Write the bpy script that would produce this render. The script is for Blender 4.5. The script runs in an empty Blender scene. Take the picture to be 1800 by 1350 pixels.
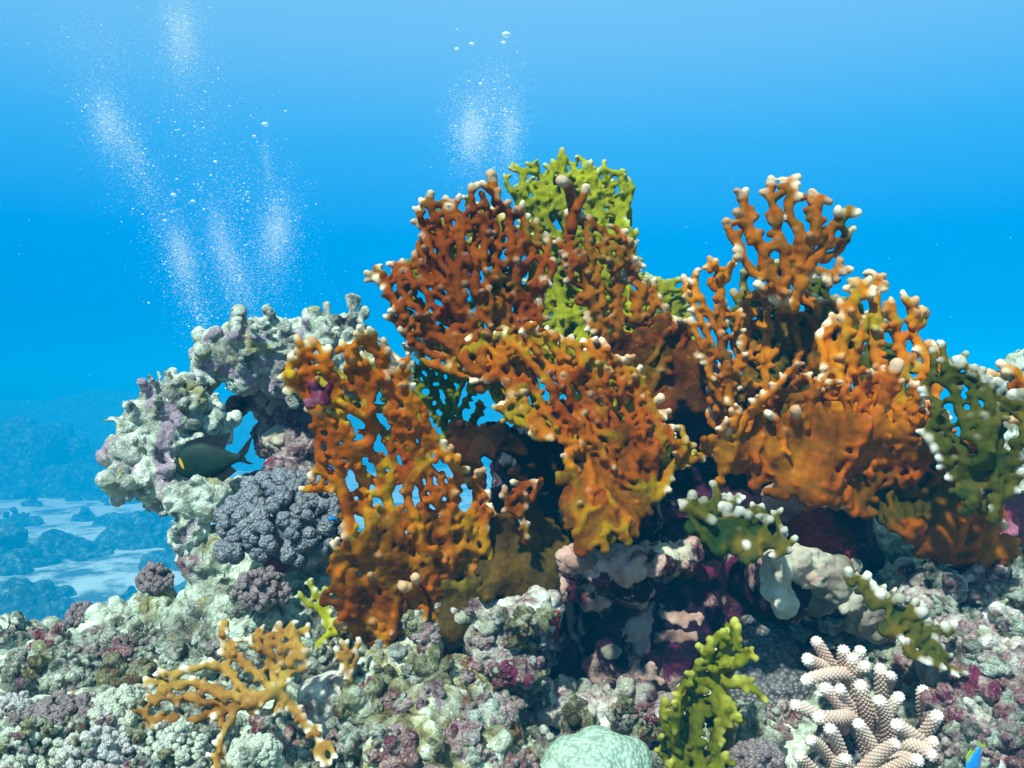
import bpy, math, random
import numpy as np
from mathutils import Vector

C = bpy.context.scene.collection
SC = bpy.context.scene
F = 1559.0                      # focal length of the photograph in its own pixels
R = math.radians

# ------------------------------------------------------------------ camera
cam_d = bpy.data.cameras.new("camera")
cam_d.sensor_width = 36.0
cam_d.lens = 36.0 * F / 1800.0
cam_d.clip_start = 0.05
cam_d.clip_end = 400.0
cam = bpy.data.objects.new("camera", cam_d)
cam.location = (0, 0, 0)
cam.rotation_euler = (R(90), 0, 0)
C.objects.link(cam)
SC.camera = cam

# ------------------------------------------------------------------ exposure
SC.view_settings.view_transform = 'Standard'
SC.view_settings.look = 'None'
SC.view_settings.exposure = 0.5
SC.view_settings.gamma = 1.0
SC.cycles.use_denoising = True
SC.cycles.max_bounces = 5
SC.cycles.diffuse_bounces = 3
SC.cycles.glossy_bounces = 2
SC.cycles.transparent_max_bounces = 24
SC.cycles.volume_bounces = 0
SC.cycles.sample_clamp_indirect = 4.0

# ------------------------------------------------------------------ world: the light of the water column
W = bpy.data.worlds.new("World")
SC.world = W
W.use_nodes = True
wn, wl = W.node_tree.nodes, W.node_tree.links
wn.clear()
w_out = wn.new('ShaderNodeOutputWorld')
w_bg = wn.new('ShaderNodeBackground')
w_tc = wn.new('ShaderNodeTexCoord')
w_sep = wn.new('ShaderNodeSeparateXYZ')
w_map = wn.new('ShaderNodeMapRange')
w_map.inputs['From Min'].default_value = -1.0
w_map.inputs['From Max'].default_value = 1.0
w_ramp = wn.new('ShaderNodeValToRGB')
cr = w_ramp.color_ramp
cr.elements[0].position = 0.0
cr.elements[0].color = (0.0, 0.10, 0.25, 1)
cr.elements[1].position = 1.0
cr.elements[1].color = (0.6, 1.0, 0.95, 1)
for p, c in ((0.40, (0.0, 0.15, 0.36)), (0.48, (0.0, 0.27, 0.70)), (0.53, (0.0, 0.32, 0.82)), (0.58, (0.0, 0.37, 0.92)),
             (0.63, (0.05, 0.47, 0.97)), (0.68, (0.17, 0.57, 0.98)), (0.72, (0.22, 0.62, 1.0)), (0.80, (0.2, 0.55, 0.85)), (0.90, (0.45, 0.8, 0.85))):
    e = cr.elements.new(p)
    e.color = (*c, 1)
wl.new(w_tc.outputs['Generated'], w_sep.inputs[0])
wl.new(w_sep.outputs['Z'], w_map.inputs['Value'])
wl.new(w_map.outputs[0], w_ramp.inputs[0])
wl.new(w_ramp.outputs[0], w_bg.inputs['Color'])
w_bg.inputs['Strength'].default_value = 0.70
wl.new(w_bg.outputs[0], w_out.inputs[0])

# ------------------------------------------------------------------ sun
SUN_EL, SUN_AZ = 50.0, 205.0      # azimuth it comes from, clockwise from +Y (205 = behind the camera, a little left)
sd = bpy.data.lights.new("sun", 'SUN')
sd.energy = 5.0
sd.angle = R(2.0)
sd.color = (0.91, 1.0, 0.90)
sun = bpy.data.objects.new("sun", sd)
sv = Vector((math.sin(R(SUN_AZ)) * math.cos(R(SUN_EL)), math.cos(R(SUN_AZ)) * math.cos(R(SUN_EL)), math.sin(R(SUN_EL))))
sun.rotation_euler = sv.to_track_quat('Z', 'Y').to_euler()
sun.location = sv * 20
C.objects.link(sun)

# ------------------------------------------------------------------ helpers
def P(px, py, d):
    """point seen at photo pixel (px, py) at a distance d along the view axis"""
    return np.array([(px - 900.0) / F * d, d, (675.0 - py) / F * d])

def tag(o, label=None, cat=None, group=None, kind=None):
    if label: o['label'] = label
    if cat: o['category'] = cat
    if group: o['group'] = group
    if kind: o['kind'] = kind
    return o

def empty(name, loc):
    o = bpy.data.objects.new(name, None)
    o.empty_display_size = 0.05
    o.location = loc
    C.objects.link(o)
    return o

def link_mesh(name, me, mat, parent=None, loc=None):
    o = bpy.data.objects.new(name, me)
    if mat is not None:
        me.materials.clear()
        me.materials.append(mat)
    C.objects.link(o)
    if parent is not None:
        o.parent = parent
    if loc is not None:
        o.location = loc
    return o

def mesh_from(verts, faces, name="m", smooth=True):
    me = bpy.data.meshes.new(name)
    me.from_pydata([tuple(v) for v in verts], [], [tuple(f) for f in faces])
    me.update()
    if smooth:
        me.polygons.foreach_set('use_smooth', np.ones(len(me.polygons), bool))
    return me

# ---- vectorised noise
def _hash(ix, iy, iz, k=0):
    h = (ix.astype(np.int64) * 374761393 + iy.astype(np.int64) * 668265263 + iz.astype(np.int64) * 2147483647 + k * 974634533) & 0xFFFFFFFF
    h = ((h ^ (h >> 13)) * 1274126177) & 0xFFFFFFFF
    h = ((h ^ (h >> 16)) * 2246822519) & 0xFFFFFFFF
    h = h ^ (h >> 15)
    return (h & 0xFFFFFF) / float(0xFFFFFF)

def vnoise(p, seed=0):
    i = np.floor(p).astype(np.int64)
    f = p - i
    u = f * f * f * (f * (f * 6 - 15) + 10)
    out = 0
    for dx in (0, 1):
        wx = u[:, 0] if dx else 1 - u[:, 0]
        for dy in (0, 1):
            wy = u[:, 1] if dy else 1 - u[:, 1]
            for dz in (0, 1):
                wz = u[:, 2] if dz else 1 - u[:, 2]
                out = out + wx * wy * wz * _hash(i[:, 0] + dx, i[:, 1] + dy, i[:, 2] + dz, seed)
    return out * 2 - 1

def fbm(p, octaves=3, seed=0, gain=0.5):
    a, s, t = 1.0, 0, 0
    for o in range(octaves):
        s = s + a * vnoise(p * (2.03 ** o) + 17.3 * o, seed + o)
        t += a
        a *= gain
    return s / t

def worley(p, seed=0):
    i = np.floor(p).astype(np.int64)
    best = np.full(len(p), 9.0)
    for dx in (-1, 0, 1):
        for dy in (-1, 0, 1):
            for dz in (-1, 0, 1):
                c = i + np.array((dx, dy, dz))
                q = np.stack([c[:, k] + _hash(c[:, 0], c[:, 1], c[:, 2], seed * 7 + k + 1) for k in range(3)], 1)
                d = np.sum((p - q) ** 2, 1)
                best = np.minimum(best, d)
    return np.sqrt(best)

# ---- union of spheres, skinned into one smooth surface
_groups = {}
def _blob_group(voxel):
    key = round(voxel, 6)
    if key in _groups:
        return _groups[key]
    g = bpy.data.node_groups.new("blob_union", 'GeometryNodeTree')
    g.interface.new_socket("Geometry", in_out='INPUT', socket_type='NodeSocketGeometry')
    g.interface.new_socket("Geometry", in_out='OUTPUT', socket_type='NodeSocketGeometry')
    n, l = g.nodes, g.links
    gi, go = n.new('NodeGroupInput'), n.new('NodeGroupOutput')
    mp = n.new('GeometryNodeMeshToPoints')
    na = n.new('GeometryNodeInputNamedAttribute')
    na.data_type = 'FLOAT'
    na.inputs['Name'].default_value = 'rad'
    pv = n.new('GeometryNodePointsToVolume')
    pv.resolution_mode = 'VOXEL_SIZE'
    pv.inputs['Voxel Size'].default_value = voxel
    vm = n.new('GeometryNodeVolumeToMesh')
    vm.resolution_mode = 'GRID'
    vm.inputs['Threshold'].default_value = 0.3
    l.new(gi.outputs[0], mp.inputs['Mesh'])
    l.new(na.outputs['Attribute'], mp.inputs['Radius'])
    l.new(mp.outputs[0], pv.inputs['Points'])
    l.new(na.outputs['Attribute'], pv.inputs['Radius'])
    l.new(pv.outputs[0], vm.inputs['Volume'])
    l.new(vm.outputs[0], go.inputs[0])
    _groups[key] = g
    return g

def blob_mesh(pts, rad, voxel, smooth=6, name="blob"):
    pts = np.asarray(pts, float)
    rad = np.asarray(rad, float)
    me = bpy.data.meshes.new("tmp")
    me.vertices.add(len(pts))
    me.vertices.foreach_set('co', pts.astype(np.float32).ravel())
    a = me.attributes.new('rad', 'FLOAT', 'POINT')
    a.data.foreach_set('value', (rad + voxel * 0.4).astype(np.float32))
    me.update()
    o = bpy.data.objects.new("tmp", me)
    C.objects.link(o)
    m = o.modifiers.new("b", 'NODES')
    m.node_group = _blob_group(voxel)
    if smooth:
        s = o.modifiers.new("s", 'SMOOTH')
        s.iterations = smooth
        s.factor = 0.5
    dg = bpy.context.evaluated_depsgraph_get()
    res = bpy.data.meshes.new_from_object(o.evaluated_get(dg))
    res.name = name
    bpy.data.objects.remove(o)
    bpy.data.meshes.remove(me)
    if len(res.polygons):
        res.polygons.foreach_set('use_smooth', np.ones(len(res.polygons), bool))
    res.materials.clear()
    return res

def main_piece(me):
    """drop loose crumbs, keep the largest connected piece"""
    n_ = len(me.vertices)
    e = np.empty(len(me.edges) * 2, np.int32)
    me.edges.foreach_get('vertices', e)
    e = e.reshape(-1, 2)
    lab = np.arange(n_)
    while True:
        m = np.minimum(lab[e[:, 0]], lab[e[:, 1]])
        new = lab.copy()
        np.minimum.at(new, e[:, 0], m)
        np.minimum.at(new, e[:, 1], m)
        new = new[new]
        new = new[new]
        if (new == lab).all(): break
        lab = new
    u, c = np.unique(lab, return_counts=True)
    if len(u) == 1: return me
    keep = lab == u[np.argmax(c)]
    co = get_co(me)
    lt = np.empty(len(me.polygons), np.int32); ls = np.empty(len(me.polygons), np.int32)
    me.polygons.foreach_get('loop_total', lt); me.polygons.foreach_get('loop_start', ls)
    lv_ = np.empty(len(me.loops), np.int32); me.loops.foreach_get('vertex_index', lv_)
    pk = keep[lv_[ls]]
    lk = np.repeat(pk, lt)
    idx = np.cumsum(keep) - 1
    out = bpy.data.meshes.new(me.name)
    out.vertices.add(int(keep.sum())); out.vertices.foreach_set('co', co[keep].astype(np.float32).ravel())
    l2 = idx[lv_[lk]].astype(np.int32)
    out.loops.add(len(l2)); out.loops.foreach_set('vertex_index', l2)
    lt2 = lt[pk]
    out.polygons.add(len(lt2)); out.polygons.foreach_set('loop_start', np.concatenate([[0], np.cumsum(lt2)[:-1]]).astype(np.int32))
    out.update(calc_edges=True)
    out.polygons.foreach_set('use_smooth', np.ones(len(lt2), bool))
    bpy.data.meshes.remove(me)
    return out

def get_co(me):
    a = np.empty(len(me.vertices) * 3, np.float32)
    me.vertices.foreach_get('co', a)
    return a.reshape(-1, 3).astype(float)

def get_no(me):
    a = np.empty(len(me.vertices) * 3, np.float32)
    me.vertex_normals.foreach_get('vector', a)
    return a.reshape(-1, 3).astype(float)

def set_co(me, co):
    me.vertices.foreach_set('co', co.astype(np.float32).ravel())
    me.update()

def set_attr(me, name, val):
    a = me.attributes.get(name) or me.attributes.new(name, 'FLOAT', 'POINT')
    a.data.foreach_set('value', np.asarray(val, np.float32))

def shift(me, o):
    set_co(me, get_co(me) - np.asarray(o))

def rough(me, terms, seed=0):
    """push the surface along its normals: terms of (kind, cell size, height)"""
    co, no = get_co(me), get_no(me)
    d = np.zeros(len(co))
    for k, (kind, size, amp) in enumerate(terms):
        q = co / size + 31.7 * (k + 1) + seed * 5.1
        if kind == 'n':
            d += amp * fbm(q, 3, seed + k)
        elif kind == 'k':                       # round knobs
            w = worley(q + 0.25 * np.stack([vnoise(q * .7, 3), vnoise(q * .7, 4), vnoise(q * .7, 5)], 1), seed + k)
            d += amp * (np.sqrt(np.clip(1 - w * w, 0, 1)) - 0.75)
        elif kind == 'p':                       # pits
            w = worley(q, seed + k)
            d -= amp * np.clip(1 - w / 0.42, 0, 1) ** 0.7
    set_co(me, co + no * d[:, None])
    return d

# ---- materials
def new_mat(name):
    m = bpy.data.materials.new(name)
    m.use_nodes = True
    n, l = m.node_tree.nodes, m.node_tree.links
    b = n['Principled BSDF']
    return m, n, l, b

def ramp(n, stops, interp='LINEAR'):
    r = n.new('ShaderNodeValToRGB')
    r.color_ramp.interpolation = interp
    e = r.color_ramp.elements
    e[0].position, e[0].color = stops[0][0], (*stops[0][1], 1)
    e[1].position, e[1].color = stops[-1][0], (*stops[-1][1], 1)
    for p, c in stops[1:-1]:
        x = e.new(p)
        x.color = (*c, 1)
    return r

def coords(n, l):
    tc = n.new('ShaderNodeTexCoord')
    oi = n.new('ShaderNodeObjectInfo')
    mu = n.new('ShaderNodeMath'); mu.operation = 'MULTIPLY'; mu.inputs[1].default_value = 23.0
    ad = n.new('ShaderNodeVectorMath'); ad.operation = 'ADD'
    l.new(oi.outputs['Random'], mu.inputs[0])
    l.new(tc.outputs['Object'], ad.inputs[0])
    l.new(mu.outputs[0], ad.inputs[1])
    return ad.outputs[0]

def noise_tex(n, l, vec, scale, detail=4, rough_=0.6, dist=0.0):
    t = n.new('ShaderNodeTexNoise')
    t.inputs['Scale'].default_value = scale
    t.inputs['Detail'].default_value = detail
    t.inputs['Roughness'].default_value = rough_
    t.inputs['Distortion'].default_value = dist
    l.new(vec, t.inputs['Vector'])
    return t.outputs['Fac']

def vor_tex(n, l, vec, scale, feature='F1'):
    t = n.new('ShaderNodeTexVoronoi')
    t.feature = feature
    t.inputs['Scale'].default_value = scale
    l.new(vec, t.inputs['Vector'])
    return t

def mix(n, l, fac, a, b, mode='MIX'):
    m = n.new('ShaderNodeMix')
    m.data_type = 'RGBA'
    m.blend_type = mode
    for k, v in ((0, fac), (6, a), (7, b)):
        if isinstance(v, (int, float)):
            m.inputs[k].default_value = v
        elif isinstance(v, tuple):
            m.inputs[k].default_value = (*v, 1)
        else:
            l.new(v, m.inputs[k])
    return m.outputs[2]

def bump(n, l, b, heights):
    prev = None
    for h, strength, dist in heights:
        bp = n.new('ShaderNodeBump')
        bp.inputs['Strength'].default_value = strength
        bp.inputs['Distance'].default_value = dist
        l.new(h, bp.inputs['Height'])
        if prev is not None:
            l.new(prev, bp.inputs['Normal'])
        prev = bp.outputs[0]
    l.new(prev, b.inputs['Normal'])

def rock_mat(name, stops, s=14.0, patch=None, patch_s=7.0, patch_t=(0.55, 0.62), speck=None, rough_=0.85, bstr=0.9, patch2=None, bdist=0.010):
    m, n, l, b = new_mat(name)
    v = coords(n, l)
    f = noise_tex(n, l, v, s, 7, 0.68, 0.4)
    r = ramp(n, stops)
    l.new(f, r.inputs[0])
    zf = noise_tex(n, l, v, s * 0.33, 3, 0.55, 0.6)
    zr = ramp(n, ((0.34, (0.34, 0.31, 0.30)), (0.46, (0.92, 0.92, 0.88)), (0.60, (1.22, 1.26, 1.20))))
    l.new(zf, zr.inputs[0])
    col = mix(n, l, 1.0, r.outputs[0], zr.outputs[0], 'MULTIPLY')
    if patch:
        pf = noise_tex(n, l, v, patch_s, 5, 0.6, 1.2)
        pr = ramp(n, ((patch_t[0], (0, 0, 0)), (patch_t[1], (1, 1, 1))))
        l.new(pf, pr.inputs[0])
        col = mix(n, l, pr.outputs[0], col, patch)
    if patch2:
        ad = n.new('ShaderNodeVectorMath'); ad.operation = 'ADD'; ad.inputs[1].default_value = (5.2, 9.1, 3.3)
        l.new(v, ad.inputs[0])
        pf = noise_tex(n, l, ad.outputs[0], patch_s * 1.6, 5, 0.6, 1.0)
        pr = ramp(n, ((0.58, (0, 0, 0)), (0.63, (1, 1, 1))))
        l.new(pf, pr.inputs[0])
        col = mix(n, l, pr.outputs[0], col, patch2)
    if speck:
        vt = vor_tex(n, l, v, s * 6)
        sr = ramp(n, ((0.12, (1, 1, 1)), (0.32, (0, 0, 0))))
        l.new(vt.outputs['Distance'], sr.inputs[0])
        big = noise_tex(n, l, v, s * 1.3, 3)
        br = ramp(n, ((0.47, (0, 0, 0)), (0.62, (1, 1, 1))))
        l.new(big, br.inputs[0])
        ff = mix(n, l, 1.0, sr.outputs[0], br.outputs[0], 'MULTIPLY')
        col = mix(n, l, ff, col, speck)
    l.new(col, b.inputs['Base Color'])
    b.inputs['Roughness'].default_value = rough_
    b.inputs['Specular IOR Level'].default_value = 0.10
    vt2 = vor_tex(n, l, v, s * 9)
    bump(n, l, b, ((noise_tex(n, l, v, s * 5, 6, 0.7), bstr, bdist), (vt2.outputs['Distance'], bstr * 0.5, bdist * 0.4)))
    return m

def coral_mat(name, deep, mid, light, tipc=(0.72, 0.62, 0.44), s=5.0, bias=0.5, pale=None, green=None, gt=0.54):
    m, n, l, b = new_mat(name)
    v = coords(n, l)
    f = noise_tex(n, l, v, s, 5, 0.6, 0.6)
    r = ramp(n, ((bias - 0.16, deep), (bias, mid), (bias + 0.17, light)))
    l.new(f, r.inputs[0])
    f2 = noise_tex(n, l, v, s * 12, 4, 0.7)
    r2 = ramp(n, ((0.3, (0.72, 0.70, 0.66)), (0.7, (1.12, 1.12, 1.1))))
    l.new(f2, r2.inputs[0])
    col = mix(n, l, 1.0, r.outputs[0], r2.outputs[0], 'MULTIPLY')
    if green:                                    # green patches stand in for two-tone light, painted as pigment
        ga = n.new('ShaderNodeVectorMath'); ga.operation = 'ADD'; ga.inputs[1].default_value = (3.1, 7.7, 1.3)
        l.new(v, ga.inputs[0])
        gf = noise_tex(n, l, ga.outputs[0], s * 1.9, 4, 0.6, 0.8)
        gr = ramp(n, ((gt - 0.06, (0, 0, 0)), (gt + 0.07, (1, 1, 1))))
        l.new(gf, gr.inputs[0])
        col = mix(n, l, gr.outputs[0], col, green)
    if pale:                                     # bleached or overgrown scars
        pf = noise_tex(n, l, v, s * 3.1, 4, 0.6)
        pr = ramp(n, ((0.70, (0, 0, 0)), (0.74, (1, 1, 1))))
        l.new(pf, pr.inputs[0])
        col = mix(n, l, pr.outputs[0], col, pale)
    as_ = n.new('ShaderNodeAttribute')
    as_.attribute_name = 'skin'
    sn = noise_tex(n, l, v, s * 2.6, 5, 0.65, 1.0)
    sr_ = ramp(n, ((0.34, (0.3, 0.3, 0.3)), (0.52, (1, 1, 1))))
    l.new(sn, sr_.inputs[0])
    sm_ = mix(n, l, 1.0, as_.outputs['Fac'], sr_.outputs[0], 'MULTIPLY')
    col = mix(n, l, sm_, col, (deep[0] * 0.42, deep[1] * 0.80, deep[2] * 1.5))
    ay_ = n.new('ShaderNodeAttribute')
    ay_.attribute_name = 'lit_tip'
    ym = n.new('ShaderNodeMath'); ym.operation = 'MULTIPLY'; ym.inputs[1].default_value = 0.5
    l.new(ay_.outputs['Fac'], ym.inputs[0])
    col = mix(n, l, ym.outputs[0], col, light)  # yellow near the tips, with top light on the edges painted in
    at = n.new('ShaderNodeAttribute')
    at.attribute_name = 'tip'
    tr = ramp(n, ((0.20, (0, 0, 0)), (0.6, (0.4, 0.4, 0.4)), (0.95, (1, 1, 1))))
    l.new(at.outputs['Fac'], tr.inputs[0])
    col = mix(n, l, tr.outputs[0], col, tipc)
    l.new(col, b.inputs['Base Color'])
    b.inputs['Roughness'].default_value = 0.6
    b.inputs['Specular IOR Level'].default_value = 0.04
    vt = vor_tex(n, l, v, 420)
    bump(n, l, b, ((noise_tex(n, l, v, 90, 4, 0.65), 0.45, 0.004), (vt.outputs['Distance'], 0.12, 0.002)))
    return m

M = {}
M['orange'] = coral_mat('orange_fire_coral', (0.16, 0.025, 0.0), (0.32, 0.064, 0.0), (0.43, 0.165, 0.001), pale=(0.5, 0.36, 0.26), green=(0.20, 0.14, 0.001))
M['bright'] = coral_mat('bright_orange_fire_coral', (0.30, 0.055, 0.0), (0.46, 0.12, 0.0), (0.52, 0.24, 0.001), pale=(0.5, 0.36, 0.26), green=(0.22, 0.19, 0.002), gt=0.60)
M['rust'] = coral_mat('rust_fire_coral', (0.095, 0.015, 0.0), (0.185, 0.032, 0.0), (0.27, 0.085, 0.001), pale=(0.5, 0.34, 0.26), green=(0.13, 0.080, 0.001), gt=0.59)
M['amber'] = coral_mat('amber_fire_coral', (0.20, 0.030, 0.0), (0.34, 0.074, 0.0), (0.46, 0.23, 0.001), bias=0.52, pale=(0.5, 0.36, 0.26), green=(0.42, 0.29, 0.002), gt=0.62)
M['honey'] = coral_mat('olive_gold_fire_coral', (0.10, 0.075, 0.002), (0.22, 0.17, 0.003), (0.36, 0.29, 0.006))
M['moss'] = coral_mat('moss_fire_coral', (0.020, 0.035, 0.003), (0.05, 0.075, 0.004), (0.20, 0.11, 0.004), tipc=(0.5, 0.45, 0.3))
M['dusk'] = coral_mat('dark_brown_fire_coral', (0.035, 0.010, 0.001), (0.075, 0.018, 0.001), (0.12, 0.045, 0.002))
M['lime'] = coral_mat('lime_fire_coral', (0.11, 0.12, 0.003), (0.22, 0.24, 0.004), (0.34, 0.33, 0.008), tipc=(0.5, 0.52, 0.30))
M['mixed'] = coral_mat('green_orange_fire_coral', (0.022, 0.045, 0.002), (0.28, 0.068, 0.001), (0.44, 0.15, 0.002), s=6.5, bias=0.48, pale=(0.5, 0.40, 0.34))  # green to orange noise paints uneven light into the pigment, as does the next
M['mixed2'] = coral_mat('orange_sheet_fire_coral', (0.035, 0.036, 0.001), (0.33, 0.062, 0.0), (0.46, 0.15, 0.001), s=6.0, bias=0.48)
M['olive'] = coral_mat('olive_fire_coral', (0.022, 0.038, 0.004), (0.05, 0.060, 0.006), (0.16, 0.10, 0.008), tipc=(0.8, 0.80, 0.72))
M['leaf'] = coral_mat('green_fire_coral', (0.055, 0.075, 0.003), (0.115, 0.14, 0.003), (0.26, 0.20, 0.004), tipc=(0.42, 0.42, 0.08))
M['skin'] = coral_mat('olive_brown_coral_skin', (0.10, 0.034, 0.004), (0.17, 0.085, 0.006), (0.22, 0.17, 0.009))
M['tan'] = coral_mat('tan_fire_coral', (0.15, 0.055, 0.012), (0.27, 0.12, 0.025), (0.42, 0.30, 0.06), tipc=(0.88, 0.82, 0.74))

M['reef'] = rock_mat('reef_limestone', ((0.30, (0.025, 0.022, 0.028)), (0.41, (0.17, 0.17, 0.13)), (0.50, (0.44, 0.50, 0.40)), (0.62, (0.74, 0.84, 0.72))),
                     s=24, patch=(0.22, 0.13, 0.15), patch_s=9, patch_t=(0.60, 0.66), patch2=(0.30, 0.28, 0.11), speck=(0.82, 0.84, 0.78))
M['dark'] = rock_mat('dark_cave_rock', ((0.36, (0.004, 0.003, 0.009)), (0.52, (0.020, 0.007, 0.018)), (0.70, (0.09, 0.022, 0.05))),
                     s=13, patch=(0.44, 0.29, 0.24), patch_s=9, patch_t=(0.565, 0.635), patch2=(0.09, 0.012, 0.05))  # the rock itself is dark purple, with pale crust patches
M['pale'] = rock_mat('pale_dead_coral', ((0.30, (0.07, 0.07, 0.075)), (0.42, (0.28, 0.31, 0.26)), (0.54, (0.58, 0.64, 0.55)), (0.68, (0.86, 0.90, 0.83))),
                     s=26, patch=(0.38, 0.29, 0.36), patch_s=9, speck=(0.9, 0.92, 0.86), patch2=(0.36, 0.35, 0.16))
M['olive_rock'] = rock_mat('olive_turf_rock', ((0.30, (0.04, 0.035, 0.02)), (0.41, (0.22, 0.19, 0.08)), (0.50, (0.46, 0.46, 0.26)), (0.62, (0.80, 0.88, 0.72))),
                     s=24, patch=(0.18, 0.085, 0.035), patch_s=8, speck=(0.85, 0.86, 0.78), patch2=(0.30, 0.20, 0.25))
M['mauve'] = rock_mat('mauve_coralline_rock', ((0.30, (0.05, 0.03, 0.04)), (0.42, (0.30, 0.18, 0.19)), (0.51, (0.54, 0.48, 0.43)), (0.62, (0.84, 0.86, 0.79))),
                     s=24, patch=(0.40, 0.42, 0.30), patch_s=10, speck=(0.85, 0.80, 0.80), patch2=(0.36, 0.38, 0.30))
M['arch'] = rock_mat('arch_rock', ((0.32, (0.02, 0.012, 0.02)), (0.46, (0.13, 0.07, 0.09)), (0.56, (0.30, 0.22, 0.22)), (0.68, (0.62, 0.55, 0.50))), s=16, patch=(0.16, 0.03, 0.07), patch_s=9, patch2=(0.45, 0.36, 0.32), speck=(0.6, 0.6, 0.55))
M['cream'] = rock_mat('cream_sponge', ((0.3, (0.30, 0.24, 0.19)), (0.5, (0.46, 0.42, 0.33)), (0.7, (0.60, 0.60, 0.50))),
                     s=12, patch=(0.62, 0.28, 0.22), patch_s=8, patch_t=(0.6, 0.66), bstr=0.4)
M['pink'] = rock_mat('pink_crust', ((0.3, (0.26, 0.13, 0.11)), (0.5, (0.40, 0.24, 0.19)), (0.7, (0.50, 0.34, 0.29))), s=14, bstr=0.4)
M['peach'] = rock_mat('peach_crusted_rock', ((0.34, (0.02, 0.006, 0.012)), (0.5, (0.09, 0.02, 0.04)), (0.68, (0.24, 0.07, 0.10))), s=14, patch=(0.62, 0.40, 0.32), patch_s=8, patch_t=(0.48, 0.56), patch2=(0.20, 0.03, 0.08), speck=(0.6, 0.5, 0.45))
M['magenta'] = rock_mat('magenta_crust', ((0.3, (0.05, 0.006, 0.022)), (0.5, (0.14, 0.018, 0.06)), (0.7, (0.30, 0.12, 0.17))), s=22, bstr=0.6)
M['red'] = rock_mat('red_sponge', ((0.3, (0.10, 0.008, 0.010)), (0.5, (0.30, 0.02, 0.02)), (0.7, (0.45, 0.07, 0.05))), s=30, speck=(0.5, 0.2, 0.14), bstr=1.0)
def rubble_mat(name, stops, patch, speck):
    return rock_mat(name, stops, s=1.0, patch=patch, patch_s=0.45, speck=speck, bdist=0.06)
M['rubx'] = rubble_mat('grey_rubble', ((0.30, (0.03, 0.03, 0.03)), (0.41, (0.19, 0.18, 0.14)), (0.50, (0.46, 0.52, 0.41)), (0.62, (0.76, 0.86, 0.74))), (0.22, 0.14, 0.18), (0.85, 0.87, 0.8))
M['palex'] = rubble_mat('pale_rubble', ((0.30, (0.12, 0.12, 0.11)), (0.43, (0.38, 0.40, 0.32)), (0.54, (0.68, 0.75, 0.63)), (0.66, (0.86, 0.92, 0.82))), (0.46, 0.30, 0.32), (0.9, 0.92, 0.86))
M['olivex'] = rubble_mat('olive_rubble', ((0.30, (0.05, 0.045, 0.02)), (0.43, (0.22, 0.20, 0.09)), (0.54, (0.46, 0.46, 0.28)), (0.68, (0.82, 0.86, 0.74))), (0.22, 0.11, 0.06), (0.85, 0.86, 0.78))
M['mauvex'] = rubble_mat('mauve_rubble', ((0.30, (0.06, 0.04, 0.05)), (0.42, (0.36, 0.17, 0.20)), (0.51, (0.60, 0.44, 0.44)), (0.64, (0.86, 0.86, 0.80))), (0.40, 0.42, 0.32), (0.85, 0.82, 0.82))
M['pinkx'] = rubble_mat('pink_rubble', ((0.30, (0.10, 0.03, 0.04)), (0.42, (0.34, 0.14, 0.16)), (0.52, (0.56, 0.36, 0.34)), (0.66, (0.82, 0.74, 0.68))), (0.30, 0.05, 0.12), (0.88, 0.84, 0.80))
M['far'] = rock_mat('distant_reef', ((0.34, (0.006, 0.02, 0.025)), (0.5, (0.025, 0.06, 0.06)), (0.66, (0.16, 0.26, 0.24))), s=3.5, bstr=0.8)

def plain(name, col, rough_=0.6, s=60, var=0.2, spec=0.3):
    m, n, l, b = new_mat(name)
    v = coords(n, l)
    f = noise_tex(n, l, v, s, 4, 0.6)
    r = ramp(n, ((0.3, tuple(c * (1 - var) for c in col)), (0.7, tuple(min(1, c * (1 + var)) for c in col))))
    l.new(f, r.inputs[0])
    l.new(r.outputs[0], b.inputs['Base Color'])
    b.inputs['Roughness'].default_value = rough_
    b.inputs['Specular IOR Level'].default_value = spec
    bump(n, l, b, ((noise_tex(n, l, v, s * 2, 4), 0.3, 0.003),))
    return m

def cauliflower_mat(name, deep, top, spot, vs=4.6, bd=0.10):
    m, n, l, b = new_mat(name)
    v = coords(n, l)
    vt = vor_tex(n, l, v, vs)
    sr = ramp(n, ((0.10, spot), (0.45, top), (0.8, deep)))
    l.new(vt.outputs['Distance'], sr.inputs[0])
    big = noise_tex(n, l, v, 0.9, 3)
    br = ramp(n, ((0.3, (0.7, 0.7, 0.72)), (0.7, (1.15, 1.12, 1.1))))
    l.new(big, br.inputs[0])
    l.new(mix(n, l, 1.0, sr.outputs[0], br.outputs[0], 'MULTIPLY'), b.inputs['Base Color'])
    b.inputs['Roughness'].default_value = 0.55
    inv = n.new('ShaderNodeMath'); inv.operation = 'SUBTRACT'; inv.inputs[0].default_value = 1.0
    l.new(vt.outputs['Distance'], inv.inputs[1])
    bump(n, l, b, ((inv.outputs[0], 0.35, bd),))
    return m

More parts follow.
